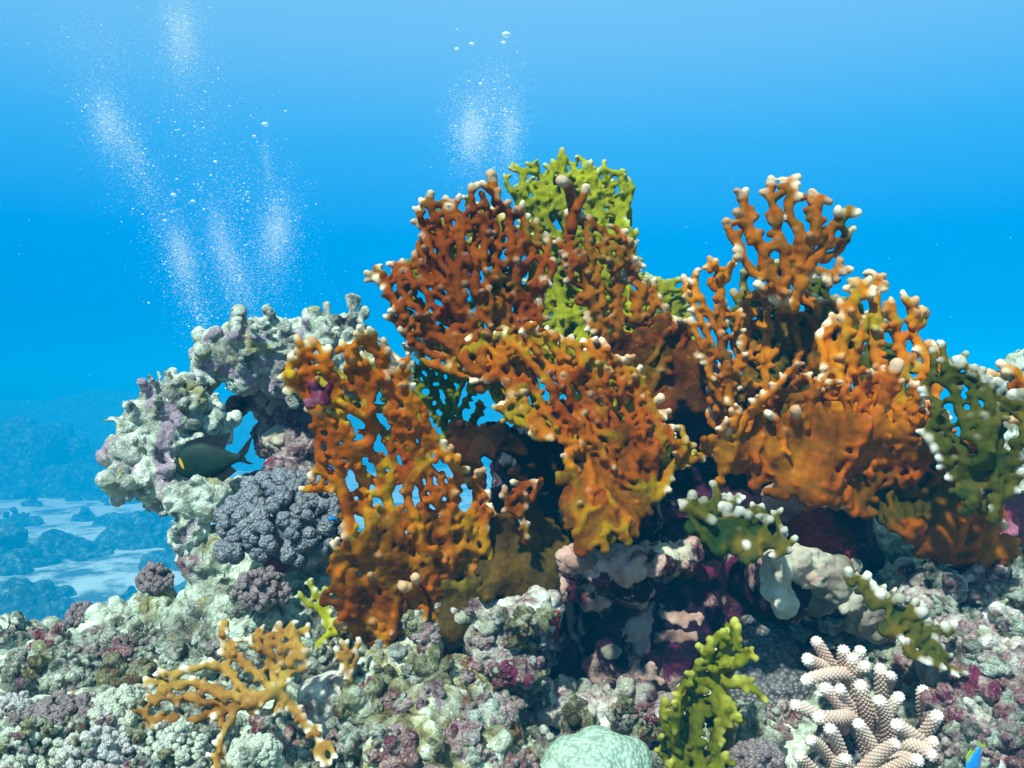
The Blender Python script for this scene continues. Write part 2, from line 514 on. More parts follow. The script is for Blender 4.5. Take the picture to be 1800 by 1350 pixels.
M['purple'] = cauliflower_mat('purple_grey_cauliflower', (0.10, 0.10, 0.115), (0.165, 0.185, 0.21), (0.32, 0.38, 0.41))
M['mintknob'] = cauliflower_mat('pale_mint_cauliflower', (0.30, 0.34, 0.26), (0.46, 0.51, 0.40), (0.72, 0.77, 0.65))
M['pearlknob'] = cauliflower_mat('pearl_cauliflower', (0.26, 0.25, 0.24), (0.42, 0.43, 0.40), (0.74, 0.76, 0.72))
M['greyknob'] = cauliflower_mat('grey_knob_coral', (0.05, 0.05, 0.05), (0.12, 0.12, 0.12), (0.26, 0.27, 0.27), 130)
M['brownknob'] = cauliflower_mat('brown_cauliflower', (0.12, 0.085, 0.085), (0.20, 0.155, 0.155), (0.40, 0.37, 0.36))
M['mint'] = cauliflower_mat('mint_boulder_coral', (0.24, 0.36, 0.27), (0.38, 0.53, 0.41), (0.47, 0.62, 0.50), 150, 0.012)
M['fish'] = plain('dark_green_fish_skin', (0.008, 0.028, 0.022), 0.6, 40, 0.4, 0.15)
M['fin'] = plain('black_fin', (0.006, 0.008, 0.012), 0.5, 60, 0.3)
M['yellow'] = plain('yellow_fin', (0.55, 0.33, 0.01), 0.5, 60, 0.1)
M['white'] = plain('white_fish_skin', (0.75, 0.78, 0.78), 0.5, 60, 0.05)
M['limefin'] = plain('yellow_green_fin', (0.30, 0.42, 0.02), 0.5, 60, 0.1)
M['blue'] = plain('blue_fish_skin', (0.01, 0.20, 0.55), 0.4, 60, 0.1)

# ------------------------------------------------------------------ sea floor of sand
def smooth01(x):
    x = np.clip(x, 0, 1)
    return x * x * (3 - 2 * x)

SEA = -9.0
def grid_mesh(xs, ys, zf, name):
    X, Y = np.meshgrid(xs, ys)
    co = np.stack([X.ravel(), Y.ravel(), np.zeros(X.size)], 1)
    co[:, 2] = zf(co[:, 0], co[:, 1])
    nx, ny = len(xs), len(ys)
    idx = np.arange(nx * ny).reshape(ny, nx)
    fc = np.stack([idx[:-1, :-1].ravel(), idx[:-1, 1:].ravel(), idx[1:, 1:].ravel(), idx[1:, :-1].ravel()], 1)
    me = bpy.data.meshes.new(name)
    me.vertices.add(len(co)); me.vertices.foreach_set('co', co.astype(np.float32).ravel())
    me.loops.add(fc.size); me.loops.foreach_set('vertex_index', fc.astype(np.int32).ravel())
    me.polygons.add(len(fc))
    me.polygons.foreach_set('loop_start', np.arange(0, fc.size, 4, dtype=np.int32))
    me.update(calc_edges=True)
    me.validate()
    me.polygons.foreach_set('use_smooth', np.ones(len(me.polygons), bool))
    return me

def sand_z(x, y):
    q = np.stack([x, y, 0 * x], 1)
    return SEA + 0.6 * fbm(q / 16.0, 3, 5) + 0.12 * fbm(q / 2.0, 3, 8)

msand, n, l, b = new_mat('sand')
v = coords(n, l)
r = ramp(n, ((0.40, (0.06, 0.09, 0.08)), (0.48, (0.36, 0.44, 0.38)), (0.53, (0.56, 0.64, 0.56)), (0.7, (0.66, 0.72, 0.63))))
l.new(noise_tex(n, l, v, 0.45, 8, 0.66), r.inputs[0])
l.new(r.outputs[0], b.inputs['Base Color'])
b.inputs['Roughness'].default_value = 0.9
bump(n, l, b, ((noise_tex(n, l, v, 6, 5, 0.6), 0.5, 0.05),))
ax = np.concatenate([np.linspace(-158, -80, 40), np.linspace(-79, 30, 200), np.linspace(32, 158, 60)])
ay = np.concatenate([np.linspace(-158, 4, 40), np.linspace(4.6, 105, 200), np.linspace(106, 158, 30)])
o = link_mesh('sea_floor', grid_mesh(ax, ay, sand_z, 'sea_floor'), msand)
tag(o, kind='structure')

# ------------------------------------------------------------------ reef flat the corals grow on
def reef_h(x, y):
    q = np.stack([x, y, 0 * x], 1)
    base = -0.56 + 0.17 * smooth01((x + 0.1) / 0.9) * smooth01((y - 1.1) / 0.7)
    base = base + 0.05 * fbm(q / 0.45, 3, 2)
    base = base - 0.10 * smooth01((1.0 - y) / 0.6) - 0.20 * np.exp(-((x - 0.50) / 0.26) ** 2 - ((y - 1.45) / 0.32) ** 2)
    edge = 2.05 + 0.9 * smooth01((x + 0.55) / 0.5) + 0.14 * fbm(q / 0.5, 2, 9)
    drop = smooth01((y - edge) / 0.5) + smooth01((np.abs(x) - 2.3) / 1.0) + smooth01((-0.8 - y) / 1.0)
    return base - 9.2 * np.clip(drop, 0, 1)

ax = np.concatenate([np.linspace(-4, -1.35, 60), np.linspace(-1.34, 1.34, 640), np.linspace(1.35, 4, 60)])
ay = np.concatenate([np.linspace(-3, 0.75, 60), np.linspace(0.76, 2.5, 420), np.linspace(2.51, 5, 60)])
me = grid_mesh(ax, ay, reef_h, 'reef_flat')
rough(me, (('n', 0.20, 0.05), ('k', 0.07, 0.045), ('k', 0.028, 0.020), ('k', 0.013, 0.007), ('p', 0.04, 0.012)), 3)
tag(link_mesh('reef_flat', me, M['reef']), kind='structure')

# ------------------------------------------------------------------ rocks: unions of lumps grown over with knobs
def to3(sph):
    pts = np.array([P(a, b_, d) for a, b_, d, r_ in sph])
    rad = np.array([r_ * d / F for a, b_, d, r_ in sph])
    return pts, rad

def knobs_on(pts, rad, rng, count, kr, length, up=0.35, front=-0.25):
    """stubby fingers rooted on random lumps"""
    P2, R2 = [], []
    pr = rad ** 2 / np.sum(rad ** 2)
    for _ in range(count):
        i = rng.choice(len(pts), p=pr)
        d = rng.normal(size=3) + np.array([0, front, up])
        d /= np.linalg.norm(d)
        r0 = kr * rng.uniform(0.7, 1.3)
        L = length * rng.uniform(0.4, 1.3)
        bend = rng.normal(size=3) * 0.25
        p0 = pts[i] + d * (rad[i] * 0.92)
        k = max(2, int(L / (r0 * 0.5)))
        for t in range(k + 1):
            u = t / k
            P2.append(p0 + (d + bend * u) * L * u)
            R2.append(r0 * (1.05 - 0.25 * u))
    return np.array(P2), np.array(R2)

def rock(name, sph, mat, terms, seed, voxel=0.005, knobs=0, kr=0.010, kl=0.02, smooth=4, label=None, cat='rock', group=None, kind=None, parent=None, up=0.35):
    rng = np.random.default_rng(seed)
    pts, rad = to3(sph)
    org = pts[np.argmin(pts[:, 2])].copy()
    org[2] = (pts[:, 2] - rad).min()
    if knobs:
        p2, r2 = knobs_on(pts, rad, rng, knobs, kr, kl, up)
        pts, rad = np.vstack([pts, p2]), np.concatenate([rad, r2])
    me = blob_mesh(pts, rad, voxel, smooth, name)
    rough(me, terms, seed)
    if parent is not None:
        org = np.array(parent.location)
    shift(me, org)
    o = link_mesh(name, me, mat, parent, None if parent is not None else org)
    if label or kind: tag(o, label, cat if label else None, group, kind)
    return o

KN = (('n', 0.07, 0.016), ('k', 0.026, 0.015), ('k', 0.012, 0.008), ('n', 0.010, 0.004))
KN2 = (('n', 0.09, 0.024), ('k', 0.036, 0.022), ('k', 0.015, 0.010), ('p', 0.03, 0.010), ('n', 0.010, 0.004))
CAVE = (('n', 0.15, 0.045), ('k', 0.06, 0.022), ('n', 0.03, 0.012), ('k', 0.02, 0.005))

# the dark mound in the middle, hollowed under the corals
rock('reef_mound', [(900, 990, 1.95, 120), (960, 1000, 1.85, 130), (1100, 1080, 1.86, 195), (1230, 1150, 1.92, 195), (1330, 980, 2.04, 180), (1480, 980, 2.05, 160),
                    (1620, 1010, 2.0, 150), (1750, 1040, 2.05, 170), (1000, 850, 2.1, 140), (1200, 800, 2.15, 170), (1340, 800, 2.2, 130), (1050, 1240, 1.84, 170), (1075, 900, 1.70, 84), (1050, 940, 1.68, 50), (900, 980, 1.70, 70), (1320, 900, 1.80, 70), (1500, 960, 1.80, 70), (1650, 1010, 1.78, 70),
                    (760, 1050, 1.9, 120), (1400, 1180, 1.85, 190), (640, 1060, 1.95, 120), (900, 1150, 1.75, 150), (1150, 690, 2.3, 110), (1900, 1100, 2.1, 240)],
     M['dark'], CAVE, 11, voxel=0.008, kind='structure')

rock('coral_canopy', [(362, 655, 2.0, 28), (395, 630, 2.0, 40), (440, 615, 2.0, 44), (430, 660, 2.0, 36), (480, 610, 2.05, 42), (520, 600, 2.1, 40), (565, 590, 2.15, 36),
                         (610, 580, 2.2, 32), (500, 650, 2.05, 52), (560, 640, 2.1, 56), (620, 640, 2.2, 60)],
     M['pale'], KN, 21, voxel=0.0042, knobs=150, kr=0.012, kl=0.028, label='pale knobbly crown of dead coral roofing the arch above the dark fish', cat='dead coral', up=0.9)
rock('arch_wall', [(500, 700, 2.12, 60), (550, 715, 2.15, 56), (525, 785, 2.12, 56), (490, 770, 2.12, 48), (500, 850, 2.05, 46), (545, 860, 2.1, 50), (445, 850, 2.02, 26), (420, 715, 2.08, 24)],
     M['arch'], KN2, 22, voxel=0.0045, knobs=40, kr=0.014, kl=0.014, label='dark purple rock wall with white crusts at the right side of the coral arch', cat='rock')
rock('branching_coral', [(292, 712, 1.88, 42), (250, 735, 1.86, 36), (335, 708, 1.9, 32), (228, 800, 1.82, 36), (262, 842, 1.82, 40), (212, 845, 1.8, 26), (290, 780, 1.87, 46), (318, 838, 1.87, 34), (350, 745, 1.92, 26), (385, 752, 1.95, 18), (270, 880, 1.83, 16), (300, 870, 1.82, 24)],
     M['pale'], KN, 23, voxel=0.0042, knobs=150, kr=0.010, kl=0.030, label='pale branching dead coral head jutting out left of the dark fish', cat='dead coral', up=0.3)
rock('coral_boulder', [(345, 885, 1.76, 42), (330, 880, 1.76, 34), (370, 880, 1.78, 34), (335, 940, 1.76, 38), (420, 880, 1.9, 36), (395, 870, 1.9, 28)],
     M['pale'], KN, 24, voxel=0.004, knobs=40, kr=0.010, kl=0.012, label='pale pitted coral boulder with a flat top just below the dark fish', cat='coral rock')
rock('reef_pillar', [(365, 985, 1.78, 52), (390, 1050, 1.78, 62), (450, 1010, 1.82, 80), (520, 1040, 1.8, 90), (600, 1040, 1.8, 90), (350, 1110, 1.78, 55), (430, 1100, 1.7, 70), (520, 1110, 1.66, 70), (340, 1180, 1.8, 70), (420, 1180, 1.7, 80), (570, 1150, 1.7, 80)],
     M['reef'], KN2, 25, voxel=0.005, knobs=120, kr=0.014, kl=0.016, label='mottled grey green reef rock carrying the purple cauliflower coral', cat='rock')
rock('rubble_pile', [(285, 1075, 1.8, 26), (262, 1072, 1.8, 22), (250, 1090, 1.8, 26), (180, 1085, 1.82, 24), (205, 1100, 1.8, 26), (285, 1110, 1.8, 40), (240, 1110, 1.8, 44), (190, 1130, 1.8, 42), (220, 1170, 1.75, 55), (150, 1180, 1.75, 48), (270, 1180, 1.75, 50), (180, 1230, 1.7, 55), (90, 1190, 1.8, 50), (100, 1160, 1.85, 30), (30, 1150, 1.9, 50), (40, 1230, 1.7, 60), (-40, 1180, 1.8, 60)],
     M['reef'], KN2, 26, voxel=0.005, knobs=170, kr=0.013, kl=0.026, label='heap of mottled dead coral knobs at the drop off on the far left', cat='coral rubble', up=0.7)
rock('olive_boulder', [(720, 1230, 1.42, 90), (800, 1240, 1.42, 80), (760, 1310, 1.32, 90), (680, 1300, 1.34, 80), (860, 1290, 1.4, 60), (640, 1220, 1.45, 45), (740, 1370, 1.25, 100), (830, 1380, 1.25, 90)],
     M['olive_rock'], KN2, 27, voxel=0.0042, knobs=60, kr=0.014, kl=0.012, label='lumpy olive and white boulder at the bottom below the tall orange fan', cat='rock')
rock('knobbly_rock', [(900, 1100, 1.48, 44), (940, 1090, 1.48, 36), (850, 1130, 1.47, 30), (890, 1160, 1.46, 42), (920, 1190, 1.46, 34), (790, 1110, 1.5, 32), (750, 1120, 1.5, 30), (860, 1090, 1.5, 26)],
     M['mauve'], KN, 28, voxel=0.0038, knobs=50, kr=0.012, kl=0.016, label='pinkish knobbly rock at the foot of the olive base sheets in the centre', cat='rock')
rock('finger_stump', [(655, 1190, 1.4, 17), (662, 1160, 1.4, 16), (690, 1180, 1.38, 19), (696, 1150, 1.38, 18), (640, 1170, 1.42, 13), (670, 1205, 1.38, 26)],
     M['pale'], KN, 29, voxel=0.0032, knobs=8, kr=0.010, kl=0.01, label='pale dead finger coral stumps standing on the olive boulder', cat='dead coral')
rock('ledge_knobs', [(1030, 1250, 1.5, 30), (1070, 1245, 1.5, 28), (1110, 1250, 1.5, 28), (1140, 1260, 1.5, 30), (990, 1245, 1.5, 26), (960, 1230, 1.5, 22), (1080, 1275, 1.52, 40)],
     M['mauve'], KN, 30, voxel=0.004, knobs=50, kr=0.011, kl=0.018, label='row of lilac knobs on the ledge behind the mint boulder coral', cat='rock', up=0.9)
rock('right_boulder', [(1640, 1080, 1.62, 70), (1720, 1090, 1.6, 64), (1780, 1110, 1.55, 70), (1700, 1180, 1.5, 80), (1790, 1210, 1.45, 90), (1740, 1290, 1.4, 80), (1830, 1320, 1.4, 90), (1620, 1180, 1.6, 60), (1690, 1340, 1.4, 50)],
     M['mauve'], KN2, 31, voxel=0.0045, knobs=150, kr=0.014, kl=0.018, label='large lilac and grey knobbly boulder in the lower right corner', cat='rock')
rock('crevice_rock', [(1560, 960, 1.78, 50), (1530, 940, 1.8, 36), (1600, 1000, 1.78, 60), (1560, 1030, 1.75, 50), (1640, 1040, 1.78, 50)],
     M['reef'], KN2, 32, voxel=0.0045, knobs=50, kr=0.010, kl=0.012, label='dark green pitted rock under the right edge of the orange fan', cat='rock')
rock('edge_rock', [(1800, 640, 2.6, 26), (1820, 660, 2.6, 40), (1840, 800, 2.6, 90), (1850, 720, 2.6, 60), (1800, 760, 2.6, 40), (1830, 900, 2.5, 120), (1790, 930, 2.3, 60)],
     M['reef'], KN2, 33, voxel=0.007, knobs=40, kr=0.016, kl=0.02, label='grey green rock behind the corals at the right edge', cat='rock')
rock('knobby_coral', [(1340, 1150, 1.72, 75), (1300, 1210, 1.68, 70), (1360, 1230, 1.66, 70), (1420, 1150, 1.75, 60)],
     M['greyknob'], (('k', 0.018, 0.010), ('n', 0.08, 0.02)), 34, voxel=0.0042, label='dark grey coral of tiny round knobs behind the finger coral', cat='coral')
rock('cream_sponge', [(1372, 990, 1.55, 26), (1400, 985, 1.56, 34), (1430, 1000, 1.57, 38), (1465, 1020, 1.58, 40), (1495, 1045, 1.59, 38), (1520, 1075, 1.6, 34), (1540, 1100, 1.61, 28), (1362, 1010, 1.55, 20), (1366, 1036, 1.55, 24), (1380, 1058, 1.55, 22), (1364, 1022, 1.55, 22), (1450, 1050, 1.62, 34), (1500, 1085, 1.64, 34)],
     M['cream'], (('n', 0.06, 0.014), ('k', 0.022, 0.006), ('p', 0.020, 0.006), ('n', 0.012, 0.003)), 35, voxel=0.0034, knobs=14, kr=0.009, kl=0.010, smooth=6, label='cream sponge ridge with pores curling over the dark hollow on the right', cat='sponge')
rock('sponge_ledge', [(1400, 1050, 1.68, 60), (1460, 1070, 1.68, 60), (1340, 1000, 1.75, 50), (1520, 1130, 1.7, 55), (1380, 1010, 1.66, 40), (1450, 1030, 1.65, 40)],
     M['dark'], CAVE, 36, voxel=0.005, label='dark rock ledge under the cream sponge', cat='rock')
rock('red_sponge', [(1430, 930, 1.66, 42), (1460, 965, 1.65, 42), (1410, 905, 1.68, 34), (1475, 990, 1.65, 34)],
     M['red'], (('n', 0.06, 0.014), ('k', 0.016, 0.007), ('n', 0.008, 0.004)), 37, voxel=0.0038, label='dark red bristly sponge in the crevice under the right fan', cat='sponge')
rock('crusted_ledge', [(1005, 985, 1.56, 30), (1050, 995, 1.56, 34), (1100, 990, 1.58, 34), (1150, 980, 1.60, 32), (1200, 975, 1.63, 30), (995, 1035, 1.56, 24), (1040, 1040, 1.60, 34), (1110, 1030, 1.63, 34)],
     M['peach'], KN2, 41, voxel=0.004, label='maroon ledge crusted with peach patches just under the orange base sheet', cat='rock')
rock('pink_rock', [(1380, 878, 1.68, 30), (1395, 870, 1.7, 26), (1360, 872, 1.7, 18)],
     M['pink'], KN, 38, voxel=0.004, label='small salmon pink rock beneath the right orange sheet', cat='rock')
rock('mint_boulder_coral', [(1050, 1340, 1.28, 62), (1090, 1350, 1.28, 56), (1010, 1350, 1.28, 60), (1040, 1390, 1.26, 80), (1110, 1385, 1.26, 46), (975, 1375, 1.26, 40)],
     M['mint'], (('n', 0.07, 0.010), ('k', 0.05, 0.006), ('k', 0.008, 0.0012)), 39, voxel=0.003, smooth=12, label='smooth mint green boulder coral with a small dimple at the bottom edge', cat='coral')
rock('lilac_lump', [(560, 1225, 1.42, 36), (585, 1215, 1.42, 32), (590, 1250, 1.42, 36), (555, 1250, 1.42, 34), (600, 1290, 1.4, 40)],
     M['mauve'], (('k', 0.016, 0.007), ('n', 0.05, 0.008)), 40, voxel=0.0036, label='pale lilac warty lump right of the tan fan', cat='coral')

# ------------------------------------------------------------------ fire corals: flat fans of branches that fuse into a net
def in_poly(pts, poly):
    x, y = pts[:, 0], pts[:, 1]
    ins = np.zeros(len(pts), bool)
    j = len(poly) - 1
    for i in range(len(poly)):
        xi, yi = poly[i]; xj, yj = poly[j]
        if yi != yj:
            c = ((yi > y) != (yj > y)) & (x < (xj - xi) * (y - yi) / (yj - yi) + xi)
            ins ^= c
        j = i
    return ins

def grid_in(poly, sp, rng, jit=0.45):
    a = np.array(poly, float)
    xs = np.arange(a[:, 0].min() - sp, a[:, 0].max() + sp, sp)
    ys = np.arange(a[:, 1].min() - sp, a[:, 1].max() + sp, sp)
    X, Y = np.meshgrid(xs, ys)
    p = np.stack([X.ravel(), Y.ravel()], 1)
    p = p + rng.uniform(-jit, jit, p.shape) * sp
    return p[in_poly(p, poly)]

def colonize(poly, roots, sp, step, rng, infl=4.2, kill=1.0, wobble=0.22):
    sp = sp * 0.72
    A = grid_in(poly, sp * 0.8, rng, 0.95)
    N = [np.array(r_, float) for r_ in roots]
    par = [-1] * len(N)
    alive = np.ones(len(A), bool)
    nd = np.full(len(A), 1e9)
    ni = np.zeros(len(A), int)
    def upd(start):
        for k in range(start, len(N)):
            d = np.hypot(A[:, 0] - N[k][0], A[:, 1] - N[k][1])
            m = d < nd
            nd[m] = d[m]; ni[m] = k
    upd(0)
    stale = 0
    for it in range(500):
        alive &= nd > kill * sp
        if not alive.any(): break
        act = alive & (nd < infl * sp)
        if not act.any():
            k = np.argmin(np.where(alive, nd, 1e9))
            act = np.zeros(len(A), bool); act[k] = True
        start = len(N)
        arr = np.array(N)
        for k in np.unique(ni[act]):
            q = A[act & (ni == k)]
            v = q - N[k]
            v = (v / (np.linalg.norm(v, axis=1)[:, None] + 1e-6)).sum(0) + rng.normal(size=2) * wobble
            ln = np.linalg.norm(v)
            if ln < 1e-3: continue
            c = N[k] + v / ln * step
            if np.min(np.hypot(arr[:, 0] - c[0], arr[:, 1] - c[1])) < step * 0.55: continue
            N.append(c); par.append(int(k))
        if len(N) == start:
            stale += 1
            alive &= ~act
            if stale > 30: break
        else:
            upd(start)
    return np.array(N), np.array(par)

def fan(name, poly, roots, depth, mat, seed, sp=15, step=6.0, rt=7.0, rmax=12.0, links=0.35, relief=16.0, knobs=0.05, voxel=0.0032,
        sheets=(), extra=(), tipr=1.0, label=None, group='fire coral fans', cat='fire coral', holes=0.0, sheet_r=8.0, smooth=5, fold=10.0, wobble=0.35, skin_amt=1.0):
    """poly, roots and radii are laid out in the fan's own plane (photo pixels), depth(px,py) places that plane in the world"""
    rng = np.random.default_rng(seed)
    rt *= 0.80
    sp *= 0.76
    step = min(step, rt * 0.9)
    Q, rad, off = [], [], []          # points in plane, radius, relief (all px)
    tips, skin = [], []
    def surf(q):                       # gentle warping of the whole sheet
        z = np.stack([q[:, 0], q[:, 1], 0 * q[:, 0] + seed * 13.7], 1)
        return relief * 1.4 * vnoise(z / 95.0, seed) + relief * 0.5 * vnoise(z / 38.0, seed + 1)
    if poly is not None:
        N, par = colonize(poly, roots, sp, step, rng, wobble=wobble)
        n = len(N)
        wz = np.stack([N[:, 0], N[:, 1], 0 * N[:, 0] + seed * 7.7], 1)
        N = N + np.stack([vnoise(wz / 34.0, 11), vnoise(wz / 34.0, 12)], 1) * 7 + np.stack([vnoise(wz / 15.0, 13), vnoise(wz / 15.0, 14)], 1) * 2.5
        cnt = np.zeros(n); ch = np.zeros(n, int)
        for k in range(n - 1, -1, -1):
            if ch[k] == 0: cnt[k] = max(cnt[k], 1)
            if par[k] >= 0:
                cnt[par[k]] += cnt[k]; ch[par[k]] += 1
        r0 = np.minimum(rmax, rt * np.maximum(cnt, 1) ** 0.12)
        r0 *= 1 + 0.10 * rng.normal(size=n)
        dz = np.zeros(n)
        for k in range(n):
            if par[k] >= 0:
                dz[k] = dz[par[k]] * 0.965 + rng.normal() * relief * 0.14
        insheet = np.zeros(n, bool)
        for sh in sheets: insheet |= in_poly(N, sh)
        edge = np.array(poly + [poly[0]], float)
        def rim(q):
            a_, b2 = edge[:-1], edge[1:]
            t_ = np.clip(np.sum((q - a_) * (b2 - a_), 1) / (np.sum((b2 - a_) ** 2, 1) + 1e-6), 0, 1)
            return np.min(np.linalg.norm(a_ + (b2 - a_) * t_[:, None] - q, axis=1))
        for k in range(n):
            Q.append(N[k]); rad.append(r0[k]); off.append(dz[k])
            if par[k] >= 0:
                Q.append((N[k] + N[par[k]]) / 2); rad.append((r0[k] + r0[par[k]]) / 2); off.append((dz[k] + dz[par[k]]) / 2)
            if ch[k] == 0 and par[k] >= 0 and not (insheet[k] and rng.random() < 0.75):
                dirv = N[k] - N[par[k]]
                dirv = dirv / (np.linalg.norm(dirv) + 1e-6)
                e = N[k] + dirv * rt * 0.7
                Q.append(e); rad.append(rt * tipr * rng.uniform(0.72, 1.05)); off.append(dz[k] - rt * 0.3)
                tips.append((e[0], e[1], dz[k] - rt * 0.3, rng.uniform(0.5, 1.0) if rim(e) < rt * 2.4 else rng.uniform(0.0, 0.32), rt))
            elif rng.random() < knobs * (0.3 if insheet[k] else 1):                   # short knobs growing out of the plane
                L = rt * rng.uniform(1.3, 2.8)
                a = rng.uniform(0, 2 * math.pi)
                dx, dy = math.cos(a) * 0.7, math.sin(a) * 0.7 - 0.35
                for t in (0.35, 0.7, 1.0):
                    Q.append(N[k] + np.array((dx, dy)) * L * t); rad.append(rt * (1.0 - 0.12 * t)); off.append(dz[k] - L * t)
                tips.append((N[k][0] + dx * L, N[k][1] + dy * L, dz[k] - L, rng.uniform(0.0, 0.45), rt))
        for k in range(n):                                # short side stubs within the sheet
            if par[k] < 0 or insheet[k] or rng.random() > 0.16: continue
            dv_ = N[k] - N[par[k]]
            dv_ = dv_ / (np.linalg.norm(dv_) + 1e-6)
            sg = 1 if rng.random() < 0.5 else -1
            pd = np.array((-dv_[1], dv_[0])) * sg * 0.85 + dv_ * 0.5
            L = rt * rng.uniform(1.7, 2.6)
            for t in (0.4, 0.7, 1.0):
                Q.append(N[k] + pd * L * t); rad.append(rt * (0.95 - 0.12 * t)); off.append(dz[k] - L * 0.25 * t)
            e = N[k] + pd * L
            tips.append((e[0], e[1], dz[k] - L * 0.25, rng.uniform(0.4, 0.95) if rim(e) < rt * 2.0 else rng.uniform(0.0, 0.3), rt))
        # fused cross links
        for k in range(n):
            if rng.random() > links * 0.75: continue
            d = np.hypot(N[:, 0] - N[k][0], N[:, 1] - N[k][1])
            c = np.where((d > rt * 1.9) & (d < sp * 1.9))[0]
            c = [j for j in c if j != par[k] and par[j] != k and abs(j - k) > 6]
            if not c: continue
            j = c[int(rng.integers(len(c)))]
            m = max(2, int(d[j] / (rt * 0.55)))
            for t in range(1, m):
                u = t / m
                Q.append(N[k] * (1 - u) + N[j] * u); rad.append(rt * 0.82); off.append(dz[k] * (1 - u) + dz[j] * u)
    for sh in sheets:                                     # places where the net has closed to a skin
        a_ = np.array(sh, float)
        X, Y = np.meshgrid(np.arange(a_[:, 0].min() - 25, a_[:, 0].max() + 25, sheet_r * 0.62), np.arange(a_[:, 1].min() - 25, a_[:, 1].max() + 25, sheet_r * 0.62))
        g = np.stack([X.ravel(), Y.ravel()], 1) + rng.uniform(-0.3, 0.3, (X.size, 2)) * sheet_r
        zz = np.stack([g[:, 0], g[:, 1], 0 * g[:, 0] + seed * 3], 1)
        jig = np.stack([vnoise(zz / 30.0, 1), vnoise(zz / 30.0, 2)], 1) * 24 + np.stack([vnoise(zz / 11.0, 3), vnoise(zz / 11.0, 4)], 1) * 14
        g = g[in_poly(g + jig, sh)]
        z = np.stack([g[:, 0], g[:, 1], 0 * g[:, 0] + seed], 1)
        if holes:
            keep = worley(z / 27.0, seed + 3) > holes
            keep &= vnoise(z / 34.0, seed + 5) > -0.62
            g, z = g[keep], z[keep]
        for a, w, w2 in zip(g, vnoise(z * np.array((1 / 26.0, 1 / 75.0, 1)), seed + 7), vnoise(z / 12.0, seed + 8)):
            Q.append(a); rad.append(sheet_r * 0.85 * (1 + 0.14 * w2)); off.append(5.0 + fold * w + 3.5 * w2); skin.append((a[0], a[1], 5.0 + fold * w + 3.5 * w2))
    for line, er in extra:                                # single stalks: (px, py, offset) points
        line = np.array(line, float) + rng.normal(size=(1, 3)) * er * 0.35
        line[-1] += rng.normal(size=3) * er * 0.5
        er = er * rng.uniform(0.75, 1.15)
        if len(line) == 2 and len(extra) > 5 and rng.random() < 0.15: continue
        for a, b_ in zip(line[:-1], line[1:]):
            m = max(2, int(np.linalg.norm(b_ - a) / (er * 0.5)))
            for t in range(m + 1):
                q = a + (b_ - a) * t / m
                Q.append(q[:2]); rad.append(er * (1 + 0.10 * rng.normal())); off.append(q[2])
        Q.append(line[-1][:2]); rad.append(er * 1.15); off.append(line[-1][2])
        tips.append((line[-1][0], line[-1][1], line[-1][2], rng.uniform(0.6, 1.0), er))
    Q = np.array(Q); rad = np.array(rad); off = np.array(off)
    def world(q, o_):
        o_ = o_ + surf(q)
        d = np.array([depth(a, b_) for a, b_ in q])
        d2 = d + o_ * d / F
        return np.stack([(q[:, 0] - 900) / F * d, d2, (675 - q[:, 1]) / F * d], 1), d
    pts, d = world(Q, off)
    me = main_piece(blob_mesh(pts, rad * d / F, voxel, smooth, name))
    rough(me, (('n', 0.022, 0.0026), ('n', 0.009, 0.0014)), seed)
    co = get_co(me)
    tipv = np.zeros(len(co)); lit_tip = np.zeros(len(co))
    if tips:
        tp = np.array(tips)
        tw, td = world(tp[:, :2], tp[:, 2])
        tr = tp[:, 4] * td / F
        from mathutils.kdtree import KDTree
        kd = KDTree(len(tw))
        for i, p in enumerate(tw): kd.insert(p, i)
        kd.balance()
        for i, p in enumerate(co):
            _, k, dd = kd.find(p)
            x = dd / tr[k]
            tipv[i] = tp[k, 3] * min(1.0, max(0.0, 1.45 - 0.60 * x))
            lit_tip[i] = tp[k, 3] * min(1.0, max(0.0, 1.5 - 0.25 * x))
    if skin:
        sk = np.array(skin)[::2]
        sw, sd_ = world(sk[:, :2], sk[:, 2])
        from mathutils.kdtree import KDTree
        kd = KDTree(len(sw))
        for i, p in enumerate(sw): kd.insert(p, i)
        kd.balance()
        sr = sheet_r * sd_.mean() / F
        sv_ = np.array([max(0.0, min(1.0, 1.9 - kd.find(p)[2] / sr)) for p in co])
        set_attr(me, 'skin', sv_ * (1 - tipv) * skin_amt)
    set_attr(me, 'tip', tipv)
    set_attr(me, 'lit_tip', lit_tip)
    org = pts[np.argmin(pts[:, 2])].copy()
    shift(me, org)
    o = link_mesh(name, me, mat, None, org)
    tag(o, label, cat, group)
    return o

def plane(d0, x0, y0, gx, gy, curve=0.0):
    return lambda a, b_: d0 + gx * (a - x0) / 100.0 + gy * (b_ - y0) / 100.0 + curve * ((a - x0) / 100.0) ** 2

